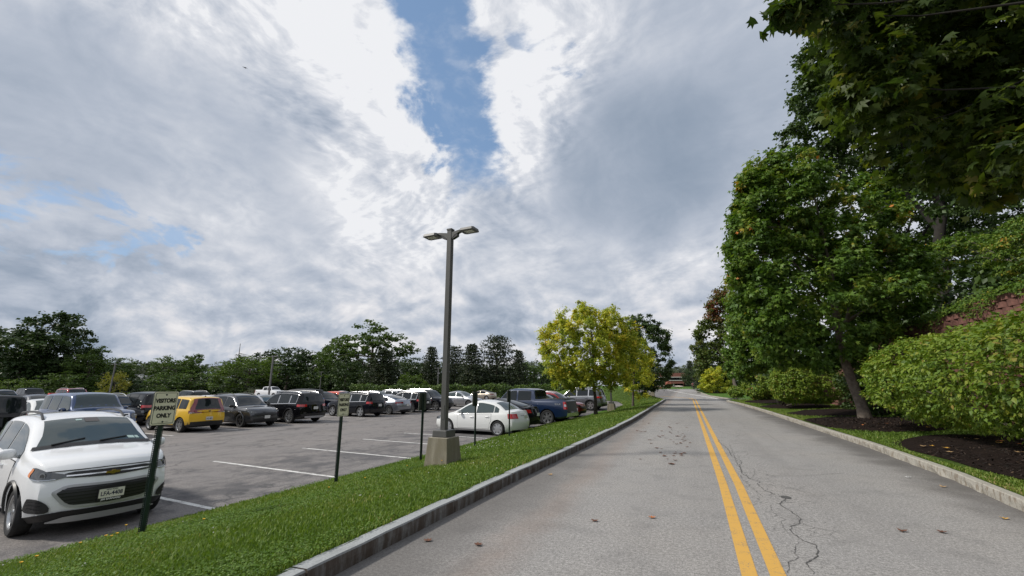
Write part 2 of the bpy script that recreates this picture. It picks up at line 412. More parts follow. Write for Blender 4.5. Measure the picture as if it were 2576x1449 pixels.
M_ROAD = asphalt('road_asphalt', (.245, .236, .226), (.17, .165, .16), 'road')
M_LOT = asphalt('lot_asphalt', (.178, .166, .160), (.105, .104, .108), 'lot')
M_KERB_GREY = stone('granite_grey', (.35, .365, .365), (.070, .052, .040))
M_KERB_TAN = stone('granite_tan', (.42, .395, .34), (.20, .155, .11), (16, 16, 7))
M_CONC = stone('weathered_concrete', (.36, .33, .265), (.17, .15, .105))
M_TURF = ground_mat('turf', [(.3, (.035, .06, .012)), (.55, (.065, .105, .02)), (.75, (.10, .13, .03))])
M_TURF_FAR = ground_mat('turf_far', [(.3, (.045, .10, .016)), (.55, (.075, .145, .024)), (.75, (.11, .17, .035))], 1.5, 14)
M_MULCH = ground_mat('mulch', [(.3, (.007, .005, .0045)), (.5, (.018, .012, .010)), (.72, (.040, .027, .022))], 5, 55)
M_SOIL = ground_mat('slope_soil', [(.3, (.012, .014, .008)), (.5, (.02, .026, .012)), (.72, (.035, .04, .018))], 2, 20)
M_YELLOW = None
def line_paint(name, col, worn):
    m, k, p = mat(name); tc = k.node('ShaderNodeTexCoord'); o = tc.outputs['Object']
    n = k.math('ADD', k.math('MULTIPLY', k.noise(o, 75, 4, .75), .6), k.math('MULTIPLY', k.noise(o, 5, 6, .7), .5))
    c = k.mix(k.smooth(n, .62-worn*.14, .70-worn*.10), col, (.17, .16, .15))
    k.l.new(c, p.inputs['Base Color']); p.inputs['Roughness'].default_value = .8
    return m
M_YELLOW = line_paint('yellow_road_paint', (.63, .36, .075), .2)
M_WHITE = line_paint('white_road_paint', (.72, .71, .68), .5)
M_CRACK = simple('tar_crack', (.085, .082, .079), .95)
M_BARK = simple('bark', (.085, .07, .055), .9, var=.5, vscale=9, bump=.8, bscale=18)
M_BARK_PALE = simple('pale_bark', (.16, .13, .105), .9, var=.5, vscale=7, bump=.8, bscale=16)
M_BLOCK = None
M_BLACK = simple('black_plastic', (.014, .014, .015), .45)
M_TYRE = simple('tyre_rubber', (.018, .018, .019), .8, var=.3, vscale=20)
M_DARKHOLE = simple('dark_recess', (.006, .006, .006), .7)
M_CHROME = simple('chrome', (.78, .78, .79), .22, .85)
M_ALLOY = simple('alloy', (.50, .51, .52), .3, .9)
M_ALLOYDK = simple('dark_alloy', (.05, .05, .055), .35, .7)
M_SILVERPL = simple('silver_plastic', (.42, .42, .43), .4, .3)
M_RED = simple('tail_lamp_red', (.45, .012, .015), .12, 0, .6, 1.0)
M_REDDK = simple('tail_lamp_dark', (.20, .008, .014), .12, 0, .6, 1.0)
M_LENS = simple('lamp_lens', (.42, .45, .48), .08, .6, .6, 1.0)
M_LENSDK = simple('lamp_smoke', (.06, .065, .07), .08, .2, .6, 1.0)
M_AMBER = simple('amber_lens', (.75, .22, .02), .15, 0, .6, 1.0)
M_PLATE = simple('plate_cream', (.72, .70, .60), .4)
M_PLATEW = simple('plate_white', (.62, .62, .60), .4)
M_INK = simple('black_ink', (.012, .012, .012), .5)
M_NAVY = simple('plate_ink', (.02, .025, .06), .5)
M_GOLD = simple('gold_emblem', (.52, .34, .10), .25, .9)
M_WHITEPL = simple('white_plastic', (.75, .75, .74), .4)
def glass(name, col, rough=.02):
    m, k, p = mat(name); p.inputs['Base Color'].default_value = (*col, 1); p.inputs['Roughness'].default_value = rough
    p.inputs['Specular IOR Level'].default_value = .5
    return m
M_GLASS = glass('tinted_glass', (.012, .016, .018))
M_GLASSC = glass('clear_glass', (.055, .074, .078))
M_POLE = simple('bronze_pole_paint', (.075, .074, .07), .45, var=.12, vscale=2)
M_POLEGALV = simple('weathered_pole', (.10, .10, .10), .6, var=.2, vscale=2)
M_POST = simple('green_post_paint', (.012, .028, .022), .45, var=.3, vscale=12)
M_SIGN = simple('sign_cream', (.80, .755, .58), .45, var=.06, vscale=3)
M_SIGNBACK = simple('sign_back', (.030, .036, .030), .5, var=.2, vscale=6)

# ------------------------------------------------------------------ ground, lot, road, kerbs, verges
LOT = -0.6
def S(t):
    t = np.clip(t, 0, 1); return t*t*(3-2*t)
def zr(y): return np.maximum(0, np.asarray(y, float)-55)*.006
def G(x, y):
    w = S((np.asarray(y, float)-30)/20)*S((np.asarray(x, float)+30)/22)
    return LOT*(1-w)+zr(y)*w
def sheet(name, xs, ys, zf, m, label=None, kind='structure'):
    X, Y = np.meshgrid(xs, ys); Z = zf(X, Y)
    mb = MB(); mb.grid([[(X[i, j], Y[i, j], Z[i, j]) for j in range(len(xs))] for i in range(len(ys))])
    o = mb.obj(name, m, smooth=60); o['kind'] = kind
    return o
def ground_z(x, y):
    x = np.asarray(x, float); y = np.asarray(y, float)
    left = G(np.minimum(x, -3), y)-.15
    far = np.minimum(zr(y), 1.9)-.12
    w = S((x+9)/6)
    z = np.where(y < 54, left*(1-w)+(-.2)*w, left*(1-w)+far*w)
    dist = np.hypot(x, y)
    return np.where(dist > 230, np.maximum(z, -1+0*z), z)
gx = np.concatenate([np.linspace(-2600, -150, 12), np.linspace(-130, 60, 60), np.linspace(80, 2600, 12)])
gy = np.concatenate([np.linspace(-600, -30, 6), np.linspace(-20, 200, 60), np.linspace(230, 3200, 14)])
sheet('ground', gx, gy, ground_z, M_TURF_FAR)
lot = sheet('parking_lot', np.linspace(-132, -20, 34), np.linspace(-30, 77, 40), G, M_LOT)
lot2 = sheet('lot_entrance', np.concatenate([np.linspace(-20, -2.95, 18)]), np.linspace(-30, 140, 110), G, M_LOT)
road = sheet('road', np.concatenate([np.linspace(-2.95, 12, 12), np.linspace(16, 90, 12)]), np.linspace(-14, 140, 60), lambda x, y: zr(y), M_ROAD)

KL = [(-2.9, -3), (-2.88, 0), (-2.86, 3), (-2.82, 4.8), (-2.74, 7.2), (-2.45, 12.6), (-2.22, 20), (-2.15, 35), (-2.12, 49.6), (-2.5, 52.4), (-3.4, 55.5), (-5.2, 63), (-7.6, 70), (-10.5, 76), (-16, 82)]
KR = [(3.0, -3), (3.2, 1), (3.55, 5), (3.8, 7.8), (4.03, 9.9), (4.2, 14), (4.2, 18.5), (4.18, 33), (3.95, 42), (3.6, 48.5), (4.1, 50.3), (5.6, 51.2), (9.5, 51.6)]
KR2 = [(10, 53.8), (5.6, 54.2), (4.5, 55.2), (2.85, 67), (2.46, 84), (1.94, 110), (2.0, 118), (3.2, 124), (9, 127)]
XE = [(-3, -8.0), (2, -7.85), (9, -7.75), (17, -7.6), (24, -7.4), (28, -7.1), (32, -6.5), (36, -5.9), (42, -5.4), (46, -6.5), (49, -9), (53, -12), (60, -14.5), (67, -16.5), (75, -21), (80, -24)]
def xk(path, y):
    if path is KR: path = KR[:9]
    ys = [p[1] for p in path]; xs = [p[0] for p in path]
    return np.interp(y, ys, xs)
def xedge(y): return np.interp(y, [p[0] for p in XE], [p[1] for p in XE])
def grass_z(x, y):
    xc = xk(KL, y)-.16; xe = xedge(y)
    s = np.clip((xc-x)/np.maximum(xc-xe, .3), 0, 1)
    zk = .145+zr(y); ze = G(xe, y)+.035
    return zk+(ze-zk)*s**1.3+S((y-46)/10)*np.sin(np.pi*s)*1.05
def right_z(x, y):
    xc = xk(KR, np.minimum(y, 51))+.16
    return .145+.22*np.clip((x-xc)/4.4, 0, 1)**1.2
def strip(name, ys, f0, f1, n, zf, m):
    mb = MB(); g = []
    for y in ys:
        a, b = float(f0(y)), float(f1(y)); g.append([(a+(b-a)*i/n, y, float(zf(a+(b-a)*i/n, y))) for i in range(n+1)])
    mb.grid(g); o = mb.obj(name, m, smooth=60); o['kind'] = 'structure'; return o
verge = strip('grass_verge', np.concatenate([np.arange(-3, 20, .6), np.arange(20, 82.1, 1.0)]), lambda y: xedge(y)-.05, lambda y: xk(KL, y)-.14, 10, grass_z, M_TURF)
verge_r = strip('grass_verge', np.concatenate([np.arange(-3, 20, .8), np.arange(20, 51.4, 1.0)]), lambda y: (xk(KR[:-1], y) if y < 50.4 else 4.1+(y-50.3)*2.0)+.14, lambda y: 8.9, 8, right_z, M_TURF)
verge_f = strip('grass_verge', np.arange(54.4, 126, 1.6), lambda y: xk(KR2[1:], y)+.14, lambda y: 34, 12, lambda x, y: .14+zr(y)+.02*max(0, x-6), M_TURF_FAR)

def kerb(name, path, m, seed, side, h=.15, w=.17, lens=(1.7, 2.3), jag=.008, gap=.008):
    """granite kerb: every stone is a piece of its own, butted with a small joint"""
    rng = random.Random(seed)
    root = bpy.data.objects.new(name, None); COL.objects.link(root); root['kind'] = 'structure'
    P = [Vector((x, y)) for x, y in path]; cum = [0]
    for a, b in zip(P, P[1:]): cum.append(cum[-1]+(b-a).length)
    def pt(s):
        s = min(max(s, 0), cum[-1]-1e-4)
        i = max(j for j in range(len(cum)-1) if cum[j] <= s); t = (s-cum[i])/(cum[i+1]-cum[i]); q = P[i].lerp(P[i+1], t)
        d = (P[i+1]-P[i]).normalized(); return q, d
    s = 0.0
    while s < cum[-1]-.4:
        ln = min(rng.uniform(*lens), cum[-1]-s); n = 7; rows = []
        dz = rng.uniform(-.006, .006); dx = rng.uniform(-.004, .004)
        for i in range(n+1):
            q, d = pt(s+gap+(ln-2*gap)*i/n); nx = Vector((-d.y, d.x))*side        # away from the road
            z0 = float(zr(q.y)); o1 = rng.uniform(-jag, jag)+dx; o2 = rng.uniform(-jag, jag)+dx; hz = h+dz+rng.uniform(-.003, .003)
            f0 = q+nx*(.012+o1); f1 = q+nx*(.004+o2); f2 = q+nx*(.018+o2); b1 = q+nx*w
            rows.append([(f0.x, f0.y, z0-.06), (f1.x, f1.y, z0+hz*.55), (f1.x+nx.x*.004, f1.y+nx.y*.004, z0+hz-.014), (f2.x, f2.y, z0+hz), (b1.x, b1.y, z0+hz-.004), (b1.x, b1.y, z0-.06)])
        mb = MB(); mb.grid(rows, flip=(side > 0))
        for r_, fl in ((rows[0], side > 0), (rows[-1], side < 0)):
            mb.add(r_, [tuple(range(6)) if fl else tuple(range(5, -1, -1))])
        mb.obj('kerb_stone', m, root); s += ln
    return root
kerb('kerb', KL, M_KERB_GREY, 3, 1)
kerb('kerb', KR, M_KERB_TAN, 4, -1, h=.14, jag=.020, gap=.014)
kerb('kerb', KR2, M_KERB_TAN, 5, -1, h=.14, lens=(2.4, 3.2))
kerb('kerb', [(b, a) for a, b in XE if a >= 42][::1], M_KERB_TAN, 6, -1, h=-.0, lens=(2.4, 3.2)) if False else None

def marking(name, pts, w, m, parent, z=.004, zf=None):
    """flat painted line along a list of (x, y)"""
    mb = MB(); g = []
    for i, (x, y) in enumerate(pts):
        a = pts[max(i-1, 0)]; b = pts[min(i+1, len(pts)-1)]; d = Vector((b[0]-a[0], b[1]-a[1])).normalized(); nx = Vector((-d.y, d.x))*w/2
        zz = float((zf or (lambda x, y: zr(y)))(x, y))+z
        g.append([(x+nx.x, y+nx.y, zz), (x-nx.x, y-nx.y, zz)])
    mb.grid(g); return mb.obj(name, m, parent)
def resample(pts, step):
    out = [pts[0]]
    for a, b in zip(pts, pts[1:]):
        n = max(1, int(math.hypot(b[0]-a[0], b[1]-a[1])/step))
        out += [(a[0]+(b[0]-a[0])*i/n, a[1]+(b[1]-a[1])*i/n) for i in range(1, n+1)]
    return out
yl = [(.30, -6), (.33, 0), (.37, 4.5), (.43, 8.15), (.48, 17.8), (.55, 34), (.60, 47), (.62, 54), (.2, 58), (-1.4, 62), (-3.5, 66)]
yr = [(.53, -6), (.55, 0), (.59, 4.5), (.66, 8.2), (.70, 17.9), (.79, 34), (.86, 48), (.88, 54.6), (.5, 58.8), (-1.1, 63), (-3.2, 67)]
marking('centre_line', resample(yl, 1), .125, M_YELLOW, road); marking('centre_line', resample(yr, 1), .125, M_YELLOW, road)
for a, b in [((gnd(1806, 1003.5)), gnd(1722, 992)), (gnd(1722, 992), gnd(1678, 984.5)), (gnd(1735, 982), gnd(1676, 984)), (gnd(1636, 985), gnd(1620, 984))]:
    marking('lane_line', resample([(a[0], a[1]), (b[0], b[1])], 3), .28, M_WHITE, road)
for y in [3.2, 6.05, 9.0, 12.0, 14.88, 17.45, 20.4, 23.2, 26.1, 29.0, 31.8, 34.7, 37.6]:
    ox = .072*(y-9)
    if y < 34: marking('stall_line', resample([(-12.95+ox, y+.29), (-7.4, y-.24)], .8), .105, M_WHITE, lot2, zf=G)
for i in range(17):
    y = 4.5+2.86*i; ox = .072*(y-9)
    marking('stall_line', resample([(-21.3+ox, y-.0), (-26.4+ox, y+.45), (-31.6+ox, y+.9)], .8), .105, M_WHITE, lot, zf=G)
    marking('stall_line', resample([(-38.6+ox, y+1.5), (-49+ox, y+2.4)], .8), .105, M_WHITE, lot, zf=G)
for i in range(7):
    y = 30+2.86*i; marking('stall_line', resample([(-56, y+1.5), (-66, y+2.4)], .8), .105, M_WHITE, lot, zf=G)

def q6(x, y):
    p = gnd((2700+x/2.551)/1.5652, (1700+y/2.551)/1.5652); return (p[0], p[1])
rng = random.Random(8)
cr = MB()
def crack(pts, w):
    pts = resample([q6(*p) for p in pts], .035)
    g = []
    jx = jy = 0
    for i, (x, y) in enumerate(pts):
        jx = jx*.6+rng.uniform(-.012, .012); jy = jy*.6+rng.uniform(-.012, .012)
        a = pts[max(i-1, 0)]; b = pts[min(i+1, len(pts)-1)]; d = Vector((b[0]-a[0], b[1]-a[1])).normalized(); nx = Vector((-d.y, d.x))
        ww = w*rng.uniform(.15, .70)*(.3+.7*min(1, min(i, len(pts)-1-i)/8))/2
        g.append([(x+jx+nx.x*ww, y+jy+nx.y*ww, .0042), (x+jx-nx.x*ww, y+jy-nx.y*ww, .0042)])
    cr.grid(g)
crack([(1290, 1449), (1230, 1330), (1330, 1200), (1310, 1140), (1180, 1090), (1060, 1000), (1050, 950), (1160, 920), (1150, 880), (1090, 830), (1010, 770), (940, 730), (990, 690), (1000, 660), (930, 650), (840, 610), (770, 580), (720, 530), (740, 500), (640, 470), (570, 420), (540, 350), (560, 300), (470, 250), (420, 170), (340, 110), (320, 70)], .024)
for c, w in [([(740, 510), (880, 540), (1060, 565), (1180, 600), (1370, 650)], .018), ([(910, 440), (1150, 445), (1400, 430), (1660, 412)], .016), ([(1160, 920), (1270, 955), (1420, 1000), (1730, 1030)], .010),
             ([(1150, 1100), (1090, 1150), (1100, 1190), (1140, 1270), (1030, 1310), (1020, 1400), (985, 1440)], .012), ([(860, 720), (850, 770), (910, 840), (990, 880), (960, 920), (1060, 1060)], .010),
             ([(700, 380), (560, 350), (400, 320)], .016), ([(1360, 1000), (1290, 1010), (1240, 1080)], .009), ([(520, 130), (740, 150), (1000, 160), (1240, 175)], .014), ([(440, 120), (520, 330), (640, 470)], .014),
             ([(500, 400), (640, 540), (760, 640), (840, 700)], .010), ([(820, 20), (900, 80), (980, 120)], .014), ([(500, 10), (540, 30), (510, 50), (555, 75)], .016), ([(1040, 90), (1180, 150), (1250, 170)], .012),
             ([(1120, 570), (1200, 550), (1280, 542)], .012), ([(640, 470), (690, 430), (700, 380)], .012), ([(930, 850), (1000, 850), (1070, 840)], .008), ([(820, 1410), (880, 1380), (950, 1360)], .008), ([(180, 545), (420, 525), (480, 500)], .009)]:
    crack(c, w)
p0 = q6(1005, 660)
cr.add([(p0[0]+.075*math.cos(t)*rng.uniform(.7, 1.1), p0[1]+.13*math.sin(t)*rng.uniform(.7, 1.1), .0045) for t in [i*math.pi/5 for i in range(10)]], [tuple(range(10))])
cro = cr.obj('crack', M_CRACK, road); cro['kind'] = 'stuff'

# ------------------------------------------------------------------ cars
def pchip(pts):
    xs = np.array([p[0] for p in pts], float); ys = np.array([p[1] for p in pts], float)
    h = np.diff(xs); d = np.diff(ys)/h; m = np.zeros(len(xs)); m[0], m[-1] = d[0], d[-1]
    for i in range(1, len(xs)-1):
        if d[i-1]*d[i] > 0:
            w1, w2 = 2*h[i]+h[i-1], h[i]+2*h[i-1]; m[i] = (w1+w2)/(w1/d[i-1]+w2/d[i])
    def f(x):
        x = min(max(x, xs[0]), xs[-1]); i = min(int(np.searchsorted(xs, x, 'right'))-1, len(h)-1); i = max(i, 0)
        t = (x-xs[i])/h[i]; a = ys[i]; b = ys[i+1]
        return float((1+2*t)*(1-t)**2*a+t*(1-t)**2*h[i]*m[i]+t*t*(3-2*t)*b+t*t*(t-1)*h[i]*m[i+1])
    return f

class Shape:
    """a car body as one lofted surface: x runs from the nose (0) to the tail (L), y is half width, z is height"""
    def __init__(s, L, HW, top, belt, gc=.2, k=.32, xf=.85, xr=3.5, r=.33, nose=.30, tail=.26, clad=0, plan=None, crown=.04, nz=.40, tz=.16, ra=None):
        s.L, s.HW, s.gc, s.k, s.xf, s.xr, s.r, s.crown, s.nz, s.tz, s.clad = L, HW, gc, k, xf, xr, r, crown, nz, tz, clad
        s.ra = ra or r+.055
        s.ztop = pchip(top); s.belt = pchip(belt)
        s.hwf = pchip(plan or [(0, .84*HW), (.35, .95*HW), (.9, HW), (L*.5, HW), (L-.9, .995*HW), (L-.3, .955*HW), (L, .90*HW)])
        s.bow = pchip([(0, nose), (.45, nose*.55), (1.1, nose*.38), (L*.42, .03), (L*.55, 0), (L-1.0, -.03), (L-.4, -tail*.6), (L, -tail)])
        s.gcf = pchip([(0, gc+.06), (.5, gc), (L-.6, gc), (L, gc+.10)])
        s.keys = sorted({p[0] for p in top})
    def sec(s, x):
        h = s.hwf(x); zt = s.ztop(x); zb = s.gcf(x); bl = min(s.belt(x), zt-.035); H = zt-bl; k = s.k
        g0 = h*.945; r = min(.10, H*.3); hb = bl-zb
        P = [(0, zb), (h*.86, zb), (h*.965, zb+.09), (h*.995, zb+.42*hb), (h, zb+.62*hb), (h*.985, zb+.86*hb), (h*.958, bl-.012)]
        P += [(g0-k*H*f, bl+H*f) for f in (.02, .25, .5)]
        ye = g0-k*H
        P += [(g0-k*(H-r), zt-r), (ye-r*.28, zt-r*.36), (ye-r*1.1, zt-r*.02)]
        yt = ye-r*1.1; c = s.crown
        P += [(yt*q, zt+c*(1-q*q)) for q in (.7, .35, 0)]
        return P
    def yt(s, x):
        return s.sec(x)[12][0]
    def yz(s, x, z):
        P = s.sec(x)[1:12]; zs = [p[1] for p in P]; return float(np.interp(z, zs, [p[0] for p in P]))
    def P(s, x, y, z):
        n = abs(y)/s.HW
        q = x+s.bow(x)*n**2.3
        q += (s.nz*max(0, abs(z-.52)-.12)*1.0)*max(0, 1-x/.5)**2
        q -= (s.tz*max(0, abs(z-.55)-.1)*1.3)*max(0, 1-(s.L-x)/.5)**2
        return (s.L/2-q, y, z)                              # object space: +X is forward
    def top_pt(s, x, t):
        y = s.yt(x)*t; return s.P(x, y, s.ztop(x)+s.crown*(1-t*t))
    def side_pt(s, x, z, sd): return s.P(x, s.yz(x, z)*sd, z)
    def wrap_pt(s, a, z, end):                              # a: distance from the centre line along the nose (or tail) and round on to the side
        x0 = 0 if end == 'f' else s.L; sg = 1 if end == 'f' else -1
        y0 = s.yz(x0, z); aa = abs(a); sd = 1 if a >= 0 else -1
        if aa <= y0: return s.P(x0, a, z)
        xx = x0+sg*(aa-y0); return s.P(xx, s.yz(xx, z)*sd, z)
    def body(s):
        xs = sorted(set([round(v, 3) for v in list(np.linspace(0, s.L, 34))+[.04, .12, s.L-.04, s.L-.12]+s.keys]))
        secs = [s.sec(x) for x in xs]; n = len(secs[0])
        mb = MB(); loops = []
        for x, P in zip(xs, secs):
            full = [(y, z) for y, z in P]+[(-y, z) for y, z in P[-2:0:-1]]
            loops.append([s.P(x, y, z) for y, z in full])
        m = len(loops[0]); V = [p for l in loops for p in l]; Fc = []
        for i in range(len(loops)-1):
            for j in range(m):
                j2 = (j+1) % m; Fc.append((i*m+j, i*m+j2, (i+1)*m+j2, (i+1)*m+j))
        mb.add(V, Fc)
        for ei, x in ((0, 0.0), (len(loops)-1, s.L)):
            rows = []; P = secs[ei]
            for i in range(n):
                y, z = P[i]
                rows.append([s.P(x, y*t, z) for t in np.linspace(1, -1, 9)])
            mb.grid(rows[1:-1], flip=(ei == 0))
            a, b = rows[0][4], rows[-1][4]
            for (c, rw, fl) in ((a, rows[1], ei != 0), (b, rows[-2], ei == 0)):
                for j in range(8):
                    tri = [c, rw[j], rw[j+1]]; mb.add(tri, [(0, 1, 2) if not fl else (2, 1, 0)])
        return mb
    def patch(s, rows, off, mb, mi=0):
        """rows of points lying on the body, lifted by off along the local outward normal"""
        A = np.array(rows, float); nr, nc = A.shape[:2]
        du = np.gradient(A, axis=0) if nr > 1 else np.zeros_like(A); dv = np.gradient(A, axis=1)
        N = np.cross(du, dv); N /= np.maximum(np.linalg.norm(N, axis=2, keepdims=True), 1e-9)
        c = A.reshape(-1, 3).mean(0); ref = c-np.array([c[0]*.55, 0, .75])
        flip = np.sum(N.reshape(-1, 3).mean(0)*ref) < 0
        if flip: N = -N
        B = A+N*off
        mb.grid([[tuple(p) for p in r] for r in B], mi, flip=flip)
    def win_rows(s, x0, x1, n=12, zo=.03, zt=.085, sd=1, m=5, ins=0.0):
        rows = []
        for x in np.linspace(x0+ins, x1-ins, n):
            lo = s.belt(x)+zo+ins; hi = s.ztop(x)-zt-ins
            if hi-lo < .015: hi = lo+.004
            rows.append([s.side_pt(x, z, sd) for z in np.linspace(lo, hi, m)])
        return rows

def arch_cut(body_me, shape):
    o = bpy.data.objects.new('tmp_body', body_me); COL.objects.link(o)
    cut = MB()
    cs = []
    for xa in (shape.xf, shape.xr):
        c = MB(); n = 28; w = shape.HW+.2
        c.lathe([(shape.ra, -w), (shape.ra, w)], n, 0, (shape.L/2-xa, 0, shape.r))
        c.add([(shape.L/2-xa+shape.ra*math.cos(2*math.pi*q/n), -w, shape.r+shape.ra*math.sin(2*math.pi*q/n)) for q in range(n)], [tuple(range(n))], 0)
        c.add([(shape.L/2-xa+shape.ra*math.cos(2*math.pi*q/n), w, shape.r+shape.ra*math.sin(2*math.pi*q/n)) for q in range(n)], [tuple(range(n-1, -1, -1))], 0)
        me = c.mesh('tmp_cut', [M_DARKHOLE], fix=True); co = bpy.data.objects.new('tmp_cut', me); COL.objects.link(co); cs.append(co)
        md = o.modifiers.new('b', 'BOOLEAN'); md.operation = 'DIFFERENCE'; md.solver = 'EXACT'; md.object = co
        try: md.material_mode = 'TRANSFER'
        except Exception: pass
    dg = bpy.context.evaluated_depsgraph_get()
    me = bpy.data.meshes.new_from_object(o.evaluated_get(dg))
    for q in cs+[o]: bpy.data.objects.remove(q)
    return me

WHEELS = {}
def wheel_meshes(r, style, w=.215):
    key = (r, style, w)
    if key in WHEELS: return WHEELS[key]
    t = MB(); rr = r*.70
    t.lathe([(rr, -w*.42), (r*.80, -w*.5), (r*.93, -w*.48), (r*.99, -w*.36), (r, -w*.2), (r, w*.2), (r*.99, w*.36), (r*.93, w*.48), (r*.80, w*.5), (rr, w*.42)], 28)
    tyre = t.mesh('tyre', [M_TYRE], smooth=40)
    h = MB(); h.lathe([(.001, w*.16), (rr*.98, w*.16), (rr*.98, -w*.3), (.001, -w*.3)], 20); h.lathe([(.001, w*.30), (r*.14, w*.30), (r*.16, w*.16)], 12)
    hub = h.mesh('hub', [M_DARKHOLE], smooth=30)
    q = MB(); n = {'five': 5, 'ten': 10, 'seven': 7, 'six': 6, 'dark': 5}[style]
    q.lathe([(rr*1.015, w*.36), (rr*1.03, w*.44), (rr*.94, w*.43), (rr*.90, w*.30), (rr*.93, w*.18)], 28)
    for i in range(n):
        a = 2*math.pi*i/n+.3; M = Matrix.Rotation(-a, 4, 'Y')
        wi, wo = {'five': (.11, .15), 'ten': (.05, .055), 'seven': (.07, .17), 'six': (.08, .13), 'dark': (.07, .14)}[style]
        wi *= rr/.7*2.6; wo *= rr/.7*2.6
        V = [(rr*.12, w*.36, -wi/2), (rr*.12, w*.36, wi/2), (rr*.93, w*.33, wo/2), (rr*.93, w*.33, -wo/2), (rr*.12, w*.2, -wi/2), (rr*.12, w*.2, wi/2), (rr*.93, w*.2, wo/2), (rr*.93, w*.2, -wo/2)]
        q.add([M @ Vector(p) for p in V], [(0, 1, 2, 3), (0, 4, 5, 1), (1, 5, 6, 2), (2, 6, 7, 3), (3, 7, 4, 0)])
    q.lathe([(.001, w*.40), (rr*.13, w*.40), (rr*.17, w*.3)], 12)
    rim = q.mesh('rim', [M_ALLOYDK if style == 'dark' else M_ALLOY], smooth=30)
    WHEELS[key] = (hub, tyre, rim); return WHEELS[key]

